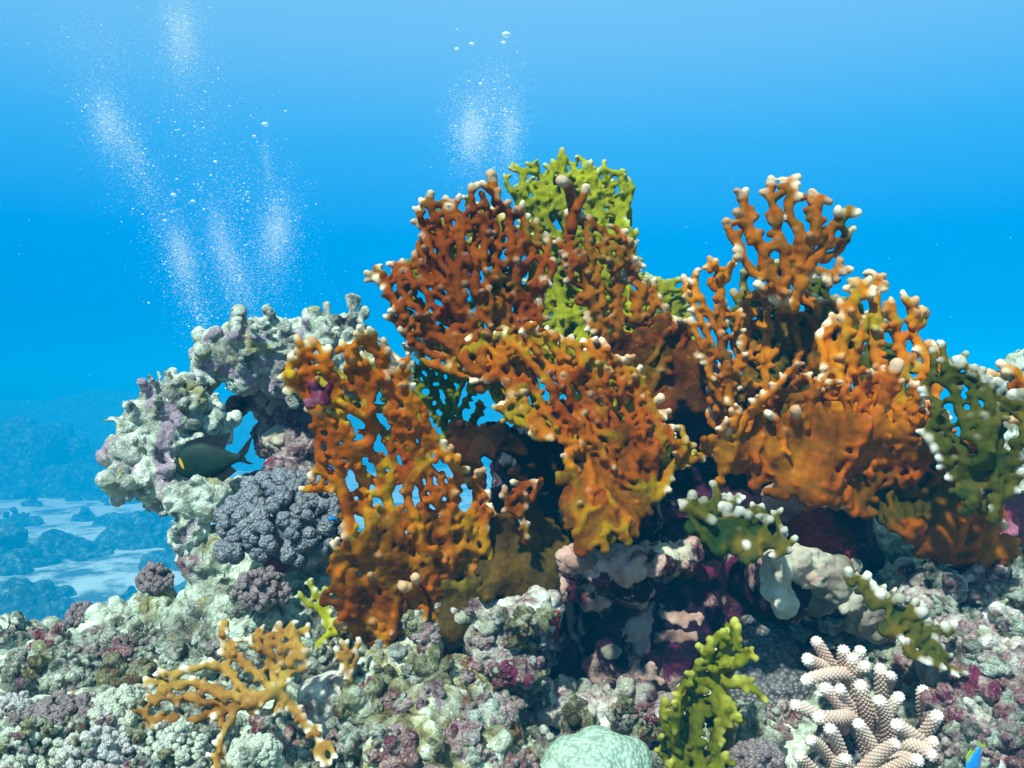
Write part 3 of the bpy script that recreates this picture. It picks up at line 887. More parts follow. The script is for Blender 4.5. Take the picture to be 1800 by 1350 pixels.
# far lime coloured fan at the top
fan('fire_coral', [(893, 297), (930, 285), (970, 278), (1010, 272), (1050, 290), (1085, 300), (1115, 315), (1118, 350), (1105, 390), (1122, 400), (1130, 480), (1165, 488), (1215, 488), (1220, 560), (1150, 600), (1060, 640), (960, 640), (925, 500), (930, 400), (900, 350)],
    [(1040, 640), (960, 640), (1150, 590)], plane(2.02, 1020, 600, 0.0, -0.03), M['lime'], 101, sp=14, step=6, rt=5.6, rmax=9.5, links=0.75, relief=14, knobs=0.08, voxel=0.0040,
    extra=[([(985, 310, 0), (990, 285, -3), (987, 264, -6)], 6), ([(1065, 320, 0), (1064, 300, -3), (1063, 290, -5)], 5)],
    label='lime green lacy fire coral fan rising highest behind the brown fans')
fan('fire_coral', [(985, 380), (1000, 330), (1030, 370), (1070, 385), (1110, 400), (1118, 430), (1130, 440), (1128, 468), (1100, 475), (1150, 485), (1168, 510), (1205, 560), (1235, 600), (1210, 680), (1120, 700), (1040, 600), (1005, 520), (985, 470), (975, 420)],
    [(1130, 720), (1080, 690)], plane(1.80, 1080, 600, 0.01, -0.02), M['rust'], 102, sp=18, step=6, rt=7.2, rmax=11, links=0.35, relief=22, knobs=0.07,
    extra=[([(1010, 400, 0), (1012, 360, -6), (1003, 330, -10), (993, 322, -14)], 8), ([(1012, 362, -6), (1022, 340, -12), (1026, 328, -15)], 7)],
    sheets=[[(1050, 600), (1120, 580), (1190, 570), (1240, 600), (1230, 700), (1160, 740), (1080, 720)]], holes=0.22,
    label='dark rust fire coral fan before the lime fan, right of the tallest brown fan')
fan('fire_coral', [(900, 330), (960, 300), (1040, 285), (1100, 320), (1110, 400), (1135, 480), (1210, 490), (1225, 600), (1100, 660), (940, 650), (930, 480)],
    [(1060, 670), (960, 660), (1160, 650)], plane(2.10, 1020, 600, 0.0, -0.03), M['lime'], 131, sp=17, step=6, rt=6.6, rmax=10, links=0.8, relief=20, knobs=0.10, voxel=0.0042,
    label='second lime green fire coral fan close behind the highest one, seen through its gaps')
fan('fire_coral', [(655, 500), (700, 465), (745, 420), (760, 370), (830, 345), (900, 370), (940, 420), (960, 480), (940, 600), (880, 660), (760, 620), (700, 570)],
    [(890, 690), (830, 680)], plane(1.70, 820, 600, 0.02, -0.025, 0.010), M['honey'], 132, sp=18, step=6, rt=6.6, rmax=11, links=0.5, relief=22, knobs=0.08,
    label='olive gold fire coral fan right behind the tall rusty one, showing through its net')
fan('fire_coral', [(760, 620), (880, 600), (1000, 600), (1090, 630), (1130, 690), (1180, 760), (1230, 800), (1150, 860), (1050, 840), (960, 760), (860, 700)],
    [(1090, 880), (1050, 850)], plane(1.60, 1050, 800, 0.015, -0.03, 0.012), M['honey'], 133, sp=18, step=6, rt=6.4, rmax=11, links=0.5, relief=22, knobs=0.10,
    label='olive gold fire coral fan behind the wide orange one in the centre')
fan('fire_coral', [(530, 650), (600, 630), (650, 610), (690, 650), (720, 720), (735, 790), (700, 800), (650, 740), (600, 740), (560, 720)],
    [(735, 830)], plane(1.53, 690, 900, 0.02, 0.018, 0.014), M['honey'], 134, sp=26, step=6, rt=7.0, rmax=11, links=0.3, relief=20, knobs=0.06,
    label='yellow green fire coral fan tucked behind the lacy top of the amber fan')
fan('fire_coral', [(1300, 470), (1380, 440), (1470, 470), (1490, 520), (1560, 560), (1640, 640), (1650, 760), (1500, 800), (1380, 760), (1300, 640), (1270, 540)],
    [(1450, 850), (1380, 830), (1540, 840)], plane(1.84, 1450, 700, 0.0, -0.02), M['moss'], 135, sp=24, step=7, rt=8.6, rmax=13, links=0.35, relief=24, knobs=0.05, voxel=0.0038,
    label='dark mossy green fire coral fan filling the back of the right colony')
# the tall brown fan
fan('fire_coral', [(634, 485), (645, 465), (665, 452), (690, 452), (715, 462), (735, 440), (735, 400), (728, 365), (745, 345), (765, 335), (785, 345), (800, 355), (812, 335), (838, 318), (860, 325), (885, 335), (905, 345), (915, 370), (945, 385), (975, 425), (965, 440), (985, 470), (960, 500), (950, 540), (970, 600), (950, 650), (900, 680), (800, 650), (740, 610), (690, 585), (665, 560), (690, 530), (660, 500)],
    [(900, 690), (850, 680), (930, 670)], plane(1.62, 820, 600, 0.02, -0.025, 0.010), M['rust'], 103, sp=18.5, step=6, rt=7.8, rmax=12, links=0.42, relief=18, knobs=0.07,
    extra=[([(878, 345, 20), (872, 315, 16), (868, 297, 12)], 8), ([(873, 316, 16), (858, 303, 12), (862, 296, 10)], 6)],
    label='tall rusty brown fire coral fan with white tips left of the lime fan')
# low green fan in the gap behind the left fan
fan('fire_coral', [(690, 645), (760, 620), (830, 650), (860, 720), (820, 800), (740, 760), (700, 700)], [(810, 820), (770, 790)], plane(1.74, 770, 720, 0.02, 0), M['leaf'], 104, sp=15, step=6, rt=5.2, rmax=9, links=0.6, relief=18, knobs=0.1,
    label='small leaf green fire coral half hidden behind the amber fan on the left')
# the sprawling orange fan in the centre
fan('fire_coral', [(700, 602), (780, 592), (860, 582), (930, 572), (1000, 585), (1050, 588), (1085, 608), (1115, 630), (1132, 665), (1145, 700), (1180, 740), (1215, 770), (1275, 797), (1240, 818), (1200, 825), (1180, 870), (1130, 895), (1100, 945), (1040, 958), (998, 895), (1000, 835), (985, 790), (930, 765), (880, 738), (858, 718), (880, 700), (930, 700), (840, 672), (760, 650)],
    [(1060, 968), (1105, 952), (1012, 935), (1150, 880)], plane(1.50, 1050, 800, 0.015, -0.03, 0.012), M['orange'], 105, sp=18, step=6, rt=7.4, rmax=12, links=0.5, relief=20, knobs=0.10,
    sheets=[[(1040, 770), (1110, 750), (1190, 820), (1200, 870), (1150, 885), (1115, 940), (1055, 968), (1010, 950), (985, 905), (1000, 840)]], holes=0.10,
    extra=[([(1150 + 16 * k, 712 + 11 * k, 8), (1160 + 16 * k, 706 + 11 * k, -8)], 6.5) for k in range(8)],
    label='wide orange fire coral fan in the centre sloping down right from a smooth base')
# left fan: lacy top, almost closed below
fan('fire_coral', [(500, 690), (498, 670), (515, 640), (505, 625), (530, 592), (560, 590), (580, 600), (612, 600), (625, 567), (645, 562), (665, 580), (690, 602), (700, 640), (690, 655), (718, 645), (722, 680), (742, 712), (765, 735), (790, 790), (840, 830), (872, 880), (870, 930), (850, 960), (850, 1095), (800, 1090), (720, 1112), (660, 1150), (600, 1120), (582, 1050), (585, 960), (612, 910), (600, 872), (560, 852), (530, 872), (522, 852), (560, 800), (550, 760), (560, 720), (530, 702)],
    [(740, 1120), (680, 1130), (790, 1100)], plane(1.44, 690, 900, 0.02, 0.018, 0.014), M['amber'], 106, sp=21.5, step=6, rt=8.4, rmax=12, links=0.75, relief=17, knobs=0.09,
    sheets=[[(588, 965), (640, 915), (760, 900), (850, 960), (845, 1095), (800, 1090), (720, 1112), (660, 1150), (602, 1118), (584, 1050)]], holes=0.37,
    extra=[([(840, 900, 0), (858, 960, -8), (865, 1000, -12), (882, 1030, -14), (884, 1062, -16)], 7), ([(865, 1000, -12), (890, 995, -16)], 5.5),
           ([(735, 1040, 0), (722, 1030, -22), (708, 1025, -30)], 8), ([(730, 1035, -10), (734, 1018, -26), (733, 1008, -30)], 7), ([(740, 1045, 0), (750, 1070, -18), (748, 1085, -20)], 6)],
    label='amber fire coral fan on the left, lacy above and almost closed below')
# right hand colony
fan('fire_coral', [(1262, 380), (1280, 375), (1278, 355), (1295, 332), (1330, 325), (1350, 307), (1380, 297), (1400, 320), (1415, 337), (1440, 345), (1465, 360), (1485, 362), (1500, 385), (1508, 405), (1498, 440), (1470, 455), (1492, 475), (1470, 495), (1440, 485), (1420, 520), (1380, 540), (1330, 520), (1310, 475), (1285, 455), (1270, 430)],
    [(1385, 545), (1400, 545)], plane(1.72, 1385, 480, 0.01, -0.01), M['mixed'], 107, sp=25, step=7, rt=9.6, rmax=14, links=0.08, relief=16, knobs=0.035, voxel=0.0036,
    label='open orange and green fire coral fan topping the right colony against blue water')
fan('fire_coral', [(1200, 487), (1220, 467), (1245, 452), (1260, 470), (1285, 462), (1290, 487), (1275, 512), (1295, 540), (1300, 600), (1310, 700), (1270, 720), (1230, 650), (1205, 590), (1215, 540), (1200, 510)],
    [(1310, 740), (1290, 730)], plane(1.66, 1250, 600, 0.02, -0.02), M['mixed'], 108, sp=20, step=6.5, rt=7.4, rmax=11, links=0.2, relief=20, knobs=0.06,
    label='narrow upright fire coral branch cluster at the left side of the right colony')
fan('fire_coral', [(1290, 520), (1350, 505), (1440, 505), (1485, 560), (1470, 700), (1440, 800), (1340, 820), (1260, 790), (1225, 720), (1260, 640), (1300, 600)],
    [(1360, 840), (1300, 820), (1430, 830)], plane(1.78, 1360, 700, 0.0, -0.02), M['mixed'], 109, sp=18, step=6.5, rt=7.0, rmax=12, links=0.4, relief=26, knobs=0.08, voxel=0.0036,
    sheets=[[(1260, 720), (1330, 640), (1360, 560), (1440, 540), (1470, 640), (1450, 800), (1350, 840), (1270, 810)]], holes=0.30,
    label='dense dark green and orange heart of the right fire coral colony')
fan('fire_coral', [(1440, 580), (1475, 540), (1480, 492), (1510, 490), (1540, 470), (1562, 480), (1565, 508), (1530, 522), (1585, 512), (1612, 516), (1628, 537), (1658, 557), (1648, 568), (1625, 575), (1620, 612), (1645, 597), (1672, 650), (1640, 700), (1640, 780), (1560, 820), (1480, 820), (1440, 720)],
    [(1520, 860), (1450, 840), (1590, 850)], plane(1.62, 1540, 700, 0.0, -0.02), M['bright'], 110, sp=23, step=7, rt=9.2, rmax=14, links=0.35, relief=18, knobs=0.04, voxel=0.0036,
    sheets=[[(1480, 720), (1540, 700), (1620, 740), (1640, 800), (1560, 860), (1470, 840)]], holes=0.34,
    label='bright orange thick branched fire coral fan on the right with large holes')
fan('fire_coral', [(1640, 602), (1660, 595), (1690, 650), (1720, 668), (1790, 690), (1812, 720), (1800, 780), (1810, 850), (1765, 890), (1700, 870), (1640, 820), (1610, 760), (1625, 690)],
    [(1700, 900), (1750, 910)], plane(1.42, 1700, 750, -0.02, -0.01), M['olive'], 111, sp=18, step=7, rt=8.0, rmax=13, links=0.4, relief=16, knobs=0.03, voxel=0.0034,
    extra=[([(1640 + 15 * k, 640 + 9 * k, 6), (1648 + 15 * k, 622 + 8.4 * k, -10)], 8) for k in range(10)],
    sheets=[[(1690, 800), (1750, 780), (1800, 850), (1740, 890), (1690, 860)]], holes=0.42,
    label='dark olive fire coral fan with a row of white knobs near the right edge')
fan('fire_coral', [(1742, 640), (1752, 632), (1776, 642), (1797, 652), (1850, 700), (1860, 780), (1850, 900), (1815, 900), (1800, 760), (1765, 700)], [(1835, 960)], plane(1.55, 1780, 700, 0, 0), M['bright'], 112, sp=22, step=7, rt=10, rmax=14, links=0.3, relief=12, knobs=0.02,
    label='stubby orange fire coral lobes with white caps cut by the right edge')
# the closed orange sheet under the right colony
fan('fire_coral', [(1245, 800), (1270, 740), (1330, 690), (1400, 640), (1480, 660), (1560, 640), (1640, 720), (1720, 740), (1765, 850), (1742, 890), (1750, 980), (1700, 1010), (1600, 950), (1500, 905), (1400, 865), (1300, 840)],
    [(1275, 825), (1340, 855), (1420, 872), (1500, 905), (1580, 940), (1650, 985), (1720, 1030)], plane(1.56, 1500, 880, 0.01, 0.015), M['mixed2'], 113, sp=21, step=7, rt=7.5, rmax=12, links=0.3, knobs=0.03, relief=30, voxel=0.0038, sheet_r=10.0, smooth=8, holes=0.05, skin_amt=0.6,
    sheets=[[(1238, 785), (1300, 765), (1360, 720), (1420, 700), (1500, 730), (1600, 775), (1700, 790), (1762, 850), (1742, 890), (1762, 925), (1752, 985), (1735, 1060), (1690, 1040), (1640, 985), (1580, 942), (1500, 908), (1420, 872), (1340, 856), (1268, 822)]],
    extra=[([(1690, 820, 0), (1720, 805, -14), (1745, 815, -18)], 10), ([(1700, 860, 0), (1745, 870, -16)], 8), ([(1735, 930, 0), (1765, 915, -10)], 9), ([(1400, 735, 0), (1395, 715, -14)], 9), ([(1380, 770, 0), (1370, 740, -10), (1362, 725, -16)], 10), ([(1545, 700, 0), (1555, 660, -8), (1560, 640, -14)], 11)],
    label='smooth orange fire coral sheet skirting the bottom of the right colony')
# base skins in the centre
fan('fire_coral', None, None, plane(1.52, 920, 980, 0.02, 0.0), M['skin'], 114, fold=20, relief=30, sheet_r=9, smooth=10, voxel=0.0036,
    sheets=[[(868, 905), (930, 888), (990, 940), (985, 1000), (962, 1058), (905, 1068), (868, 1045), (852, 1000)]], label='folded olive green fire coral skin in the centre below the small brown sprig', group='fire coral fans')
fan('fire_coral', None, None, plane(1.47, 810, 1050, 0.02, 0.0), M['skin'], 115, fold=14, relief=20, sheet_r=8, smooth=9, voxel=0.0036,
    sheets=[[(770, 1020), (840, 1010), (860, 1060), (850, 1105), (810, 1130), (770, 1100)]], label='yellow brown fire coral skin wrapped over rock at the foot of the amber fan')
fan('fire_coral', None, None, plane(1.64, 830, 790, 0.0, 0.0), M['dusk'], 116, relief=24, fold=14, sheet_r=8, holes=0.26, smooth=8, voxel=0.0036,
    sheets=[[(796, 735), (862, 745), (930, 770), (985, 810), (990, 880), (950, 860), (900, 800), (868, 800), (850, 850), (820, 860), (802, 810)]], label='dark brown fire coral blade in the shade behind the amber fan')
fan('fire_coral', [(872, 872), (900, 842), (935, 842), (952, 848), (935, 900), (918, 935)], [(922, 950)], plane(1.48, 910, 900, 0, 0), M['rust'], 117, sp=17, step=6, rt=7, rmax=11, links=0.2, relief=12, knobs=0.05, label='small brown fire coral sprig of four fingers in the centre')
# plates seen edge on
fan('fire_coral', [(1188, 876), (1215, 868), (1240, 878), (1262, 858), (1290, 872), (1330, 876), (1365, 900), (1400, 948), (1398, 972), (1330, 975), (1270, 962), (1215, 925)],
    [(1235, 945), (1265, 962), (1300, 972), (1335, 978), (1370, 978)], plane(1.46, 1300, 920, 0.0, -0.05), M['olive'], 118, sp=17, step=6, rt=7.2, rmax=9, links=0.35, knobs=0.03, relief=10, sheet_r=7, voxel=0.0034,
    sheets=[[(1210, 905), (1260, 905), (1310, 910), (1350, 930), (1390, 962), (1330, 975), (1270, 962), (1225, 935)]], holes=0.20,
    extra=[([(1200 + 19 * k, 895 + 0.45 * k * k, 0), (1196 + 20.2 * k, 878 + 0.62 * k * k, -14)], 7.5) for k in range(10)] + [([(1200, 890, 0), (1222, 900, -20), (1238, 912, -26)], 9), ([(1260, 890, 0), (1262, 862, -6), (1256, 850, -8)], 7)],
    label='olive fire coral plate with a row of grey white knobs above the red sponge')
fan('fire_coral', [(1484, 1002), (1520, 1015), (1570, 1040), (1600, 1065), (1645, 1105), (1700, 1178), (1680, 1190), (1610, 1155), (1560, 1110), (1510, 1050)],
    [(1520, 1058), (1560, 1105), (1600, 1145), (1650, 1175)], plane(1.42, 1590, 1100, 0.0, -0.05), M['olive'], 119, sp=17, step=6, rt=7.0, rmax=9, links=0.35, knobs=0.03, relief=10, sheet_r=7, voxel=0.0034,
    sheets=[[(1500, 1025), (1550, 1050), (1600, 1085), (1650, 1130), (1680, 1175), (1610, 1150), (1560, 1105), (1515, 1050)]], holes=0.14,
    extra=[([(1490 + 17.5 * k, 1020 + 10.5 * k + (3 if k % 2 else -4), 0), (1490 + 18.2 * k, 1004 + 10.6 * k - (9 if k % 3 == 1 else 0), -12)], 7.5) for k in range(11)] + [([(1640, 1150, 0), (1655, 1172, -12)], 6.5), ([(1600, 1080, -6), (1612, 1062, -14)], 8)],
    label='olive fire coral blade edged with white knobs leaning over the finger coral')
# bushy green one at the bottom
fan('fire_coral', [(1155, 1250), (1180, 1205), (1230, 1165), (1215, 1117), (1240, 1120), (1260, 1097), (1285, 1100), (1315, 1100), (1325, 1135), (1300, 1172), (1330, 1200), (1355, 1230), (1330, 1225), (1290, 1195), (1275, 1220), (1300, 1250), (1275, 1290), (1285, 1350), (1280, 1400), (1180, 1400)],
    [(1230, 1410), (1200, 1410), (1260, 1410)], plane(1.30, 1240, 1250, 0, -0.03), M['leaf'], 120, sp=17, step=6, rt=8.2, rmax=11, links=0.30, relief=34, knobs=0.14, voxel=0.0028,
    label='bushy bright green fire coral at the bottom edge left of the finger coral')
fan('fire_coral', [(1165, 1260), (1190, 1210), (1225, 1180), (1260, 1130), (1290, 1120), (1290, 1200), (1310, 1260), (1295, 1320), (1310, 1400), (1180, 1400)],
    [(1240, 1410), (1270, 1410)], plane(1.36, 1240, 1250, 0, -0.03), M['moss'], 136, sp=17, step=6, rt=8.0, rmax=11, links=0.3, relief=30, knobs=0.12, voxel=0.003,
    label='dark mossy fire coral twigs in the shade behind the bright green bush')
# tan one in the lower left
fan('fire_coral', [(243, 1245), (262, 1190), (285, 1170), (330, 1162), (345, 1180), (360, 1160), (380, 1142), (375, 1100), (400, 1095), (405, 1130), (440, 1120), (455, 1095), (480, 1100), (500, 1080), (530, 1085), (545, 1130), (550, 1170), (520, 1190), (510, 1220), (560, 1270), (605, 1335), (560, 1352), (540, 1290), (500, 1252), (480, 1262), (450, 1260), (410, 1262), (405, 1300), (412, 1360), (370, 1360), (358, 1330), (385, 1290), (370, 1262), (330, 1282), (300, 1262), (260, 1282)],
    [(490, 1212)], plane(1.28, 430, 1220, 0.0, -0.035), M['tan'], 121, sp=17, step=6, rt=6.6, rmax=13, links=0.25, relief=20, knobs=0.07, voxel=0.0028,
    label='tan fire coral spreading like antlers with white tips in the lower left foreground')
fan('fire_coral', [(585, 1132), (600, 1120), (637, 1122), (632, 1170), (612, 1200), (590, 1170)], [(612, 1215)], plane(1.36, 612, 1160, 0, -0.02), M['tan'], 122, sp=15, step=5.5, rt=6, rmax=8, links=0.1, relief=10, knobs=0.05, voxel=0.0028, label='small tan fire coral sprig between the antler coral and the olive boulder')
fan('fire_coral', [(510, 1045), (545, 1015), (560, 1040), (586, 1028), (592, 1130), (545, 1142), (562, 1100), (540, 1060)], [(592, 1110)], plane(1.52, 560, 1080, 0, 0), M['lime'], 123, sp=16, step=6, rt=6, rmax=10, links=0.3, relief=12, knobs=0.05, label='small yellow green fire coral peeking out at the lower left of the amber fan')

# ------------------------------------------------------------------ cauliflower corals
_lobes = []
def lobe_meshes():
    if _lobes: return _lobes
    for s in range(6):
        rng = np.random.default_rng(500 + s)
        pts, rad = [(0, 0, -0.7), (0, 0, -0.2), (0, 0, -1.2)], [0.45, 0.55, 0.4]
        for k in range(7):
            a = k * 2.4 + rng.uniform(-0.4, 0.4)
            h = rng.uniform(-0.05, 0.40)
            rr = 0.44 * math.sqrt(k / 6.0)
            pts.append((rr * math.cos(a), rr * math.sin(a), h - 0.35 * rr)); rad.append(rng.uniform(0.40, 0.52))
        me = blob_mesh(pts, rad, 0.05, 2, 'lobe')
        rough(me, (('k', 0.26, 0.10),), s)
        _lobes.append(me)
    return _lobes

def cauliflower(loc_px, rx, ry, mat, n, lobe_r, seed, label, name='cauliflower_coral', cat='coral', group=None, thin=0.42):
    px, py, d = loc_px
    rng = np.random.default_rng(seed)
    u = d / F
    base = P(px, py + ry, d)
    t = empty(name, base)
    tag(t, label, cat, group)
    cz = ry * u
    ra, rb = rx * u, ry * u
    ms = lobe_meshes()
    g = math.pi * (3 - math.sqrt(5))
    me = blob_mesh([(0, 0, cz), (ra * .3, 0, cz * .9), (-ra * .3, 0, cz * .9), (0, 0, cz * 0.4)], [min(ra, rb) * 0.62] * 3 + [rb * 0.45], 0.006, 4, 'base')
    link_mesh('core', me, mat, t)
    for m in ms:
        m.materials.clear()
    k = 0
    gone = vnoise(rng.normal(size=(n, 3)) * 3, seed)
    for i in range(n):
        z = 1 - 1.62 * (i + 0.5) / n
        a = i * g + rng.uniform(-0.15, 0.15)
        s = math.sqrt(max(0, 1 - z * z))
        dv = Vector((s * math.cos(a), s * math.sin(a), z))
        if dv.y > 0.62 or gone[i] > thin: continue
        me = _mat_lobe(ms[int(rng.integers(6))], mat)
        o = bpy.data.objects.new('lobe', me)
        C.objects.link(o)
        o.parent = t
        sc = lobe_r * u * rng.uniform(0.85, 1.2)
        jr = rng.uniform(0.90, 1.06) * (1 + 0.16 * float(vnoise(np.array([[dv.x * 1.7 + seed, dv.y * 1.7, dv.z * 1.7]]), seed)[0]))
        sc *= rng.choice([0.75, 1.0, 1.0, 1.2])
        o.location = (dv.x * ra * jr, dv.y * ra * 0.8 * jr, cz + dv.z * rb * jr)
        nv = Vector((dv.x / ra, dv.y / ra, dv.z / rb)).normalized()
        o.rotation_euler = (nv + Vector(rng.normal(size=3) * 0.15)).to_track_quat('Z', 'Y').to_euler()
        o.scale = (sc, sc, sc * rng.uniform(0.9, 1.2))
        k += 1
    return t
_ml = {}
def _mat_lobe(me, mat):
    key = (me.name, mat.name)
    if key not in _ml:
        c = me.copy(); c.materials.append(mat); _ml[key] = c
    return _ml[key]

cauliflower((499, 922, 1.66), 105, 82, M['purple'], 124, 18, 61, 'large purple grey cauliflower coral dome left of the amber fan', thin=2.0)
cauliflower((271, 1020, 1.8), 27, 24, M['brownknob'], 46, 9, 62, 'small dark cauliflower coral standing against the pale sand')
cauliflower((143, 1085, 1.85), 24, 24, M['brownknob'], 46, 8, 63, 'little brown cauliflower coral bush on the drop off above the heap of knobs')
cauliflower((462, 1040, 1.56), 42, 36, M['brownknob'], 60, 11, 64, 'dull mauve cauliflower coral on the rock under the purple dome')
for k, (a, b_, d, rx, ry, ml, lb) in enumerate((
        (60, 1325, 1.24, 62, 46, 'mintknob', 'pale mint cauliflower coral in the bottom left corner'),
        (180, 1328, 1.22, 66, 46, 'pearlknob', 'pale mint cauliflower coral second from the bottom left corner'),
        (300, 1322, 1.24, 58, 46, 'mintknob', 'pale mint cauliflower coral just left of the lower antler branch'),
        (110, 1262, 1.4, 52, 36, 'brownknob', 'brown and white cauliflower coral behind the mint ones at the lower left'),
        (215, 1250, 1.4, 46, 34, 'mintknob', 'pale mint cauliflower coral between the knob heap and the antler coral'),
        (20, 1258, 1.42, 46, 30, 'pearlknob', 'pale mint cauliflower coral at the left edge'),
        (450, 1330, 1.22, 42, 34, 'mintknob', 'pale mint cauliflower coral under the antler coral'),
        (1330, 1345, 1.3, 40, 34, 'brownknob', 'grey knobbed coral between the green bush and the finger coral'))):
    cauliflower((a, b_, d), rx, ry, M[ml], (90, 74, 100)[k % 3], (11.5, 13.5, 10.5)[k % 3], 70 + k, lb)

# ------------------------------------------------------------------ finger coral
mf, n, l, b = new_mat('finger_coral_skin')
at = n.new('ShaderNodeAttribute'); at.attribute_name = 'tip'
at2 = n.new('ShaderNodeAttribute'); at2.attribute_name = 'cup'
v = coords(n, l)
r = ramp(n, ((0.3, (0.36, 0.18, 0.13)), (0.5, (0.50, 0.31, 0.24)), (0.7, (0.48, 0.42, 0.32))))
l.new(noise_tex(n, l, v, 22, 3), r.inputs[0])
c1 = mix(n, l, at2.outputs['Fac'], r.outputs[0], (0.68, 0.58, 0.48))
c2 = mix(n, l, at.outputs['Fac'], c1, (0.86, 0.84, 0.78))
l.new(c2, b.inputs['Base Color'])
b.inputs['Roughness'].default_value = 0.6
M['finger'] = mf

def finger_mesh(p0, p1, r0, seed):
    """tapered round branch studded with rows of little cups; p0 root, p1 tip"""
    rng = np.random.default_rng(seed)
    ax = p1 - p0
    L = np.linalg.norm(ax)
    ax /= L
    e1 = np.cross(ax, (0.3, 1, 0.2)); e1 /= np.linalg.norm(e1)
    e2 = np.cross(ax, e1)
    bend = rng.normal(size=3) * 0.10 * L
    nu, nv_ = 44, max(30, int(L / 0.0016))
    t = np.linspace(0, 1, nv_)
    s = t * L
    cap = np.clip((L - s) / (r0 * 0.9), 0, 1)
    rr = r0 * (1.12 - 0.30 * t) * np.sqrt(np.clip(1 - (1 - cap) ** 2, 0, 1))
    th = np.linspace(0, 2 * math.pi, nu, endpoint=False)
    S, T = np.meshgrid(s, th, indexing='ij')
    row = S / 0.0052
    ph = T * 9 / (2 * math.pi) + 0.5 * np.floor(row + 0.5)
    du = (row - np.floor(row + 0.5)) * 2
    dv = (ph - np.floor(ph + 0.5)) * 2
    cup = np.clip(1 - (du * du + dv * dv) * 1.1, 0, 1)
    cup = cup * cup * (3 - 2 * cup)
    Rr = rr[:, None] + cup * 0.0021 * np.clip(rr[:, None] / r0 * 1.4, 0, 1)
    cen = p0[None] + ax[None] * s[:, None] + bend[None] * (t * (1 - t))[:, None] * 2
    V = cen[:, None, :] + Rr[..., None] * (np.cos(T)[..., None] * e1 + np.sin(T)[..., None] * e2)
    V = V + (cup * 0.0012)[..., None] * ax
    V = V.reshape(-1, 3)
    idx = np.arange(nv_ * nu).reshape(nv_, nu)
    f = np.stack([idx[:-1], np.roll(idx[:-1], -1, 1), np.roll(idx[1:], -1, 1), idx[1:]], -1).reshape(-1, 4)
    me = mesh_from(V, f.tolist(), 'branch')
    set_attr(me, 'cup', (cup * 0.85).ravel())
    tipv = np.clip((S - (L - r0 * 1.5)) / (r0 * 1.3), 0, 1)
    set_attr(me, 'tip', (tipv * rng.uniform(0.3, 0.9)).ravel())
    return me

fz = lambda x, y, d: P(1120 + x / 2.647, 1000 + y / 2.647, d)
fing = [(825, 325, 915, 500), (785, 415, 870, 445), (960, 365, 955, 540), (1042, 362, 1000, 580), (1003, 398, 1045, 600), (1078, 450, 1010, 490), (768, 525, 930, 512), (1035, 525, 1070, 680),
        (860, 545, 990, 740), (940, 550, 1020, 650), (718, 628, 870, 700), (825, 690, 920, 690), (1185, 488, 1125, 640), (1228, 580, 1180, 730), (1120, 603, 1150, 790), (1330, 553, 1370, 720),
        (1020, 708, 1100, 890), (890, 733, 940, 920), (1195, 720, 1310, 820), (1395, 795, 1220, 870), (800, 798, 900, 910), (1215, 808, 1090, 920), (745, 862, 850, 970), (980, 878, 965, 990),
        (1325, 888, 1200, 930), (650, 903, 730, 1010), (1385, 880, 1300, 840), (1130, 450, 1120, 600), (1405, 670, 1350, 760), (1100, 960, 1090, 1060), (880, 990, 920, 1080), (1230, 960, 1180, 1040)]
t = empty('finger_coral', fz(1050, 1060, 1.40))
tag(t, 'pinkish finger coral with studded white tipped branches at the lower right', 'finger coral')
org = np.array(t.location)
for k, (tx, ty, bx_, by_) in enumerate(fing):
    dd = 1.50 - 0.20 * (ty - 325) / 640.0
    p1 = fz(tx, ty, dd - 0.02)
    p0 = fz(bx_ + (bx_ - tx) * 0.6, by_ + (by_ - ty) * 0.6, dd + 0.05)
    rr = 30.0 / 2.647 * dd / F
    me = finger_mesh(p0 - org, p1 - org, rr * (0.92 + 0.16 * ((k * 37) % 10) / 10), 900 + k)
    link_mesh('branch', me, mf, t)
pts, rad = to3([(1480, 1300, 1.52, 40), (1520, 1330, 1.52, 56), (1560, 1360, 1.48, 56), (1460, 1360, 1.48, 50), (1520, 1400, 1.44, 60), (1600, 1310, 1.54, 40), (1500, 1260, 1.58, 40), (1440, 1420, 1.44, 50)])
me = blob_mesh(pts, rad, 0.004, 4, 'base')
rough(me, KN, 77)
shift(me, org)
link_mesh('base', me, M['greyknob'], t)

# ------------------------------------------------------------------ fish
def fin_mesh(outline, z0, thick, name='fin'):
    """thin leaf shaped solid from an x,z outline"""
    o3 = [(x, -thick / 2, z) for x, z in outline] + [(x, thick / 2, z) for x, z in outline]
    k = len(outline)
    cx = sum(p[0] for p in outline) / k; cz = sum(p[1] for p in outline) / k
    f = [tuple(range(k)), tuple(reversed(range(k, 2 * k)))]
    for i in range(k):
        j = (i + 1) % k
        f.append((i, i + k, j + k, j))
    return mesh_from(o3, f, name, smooth=False)

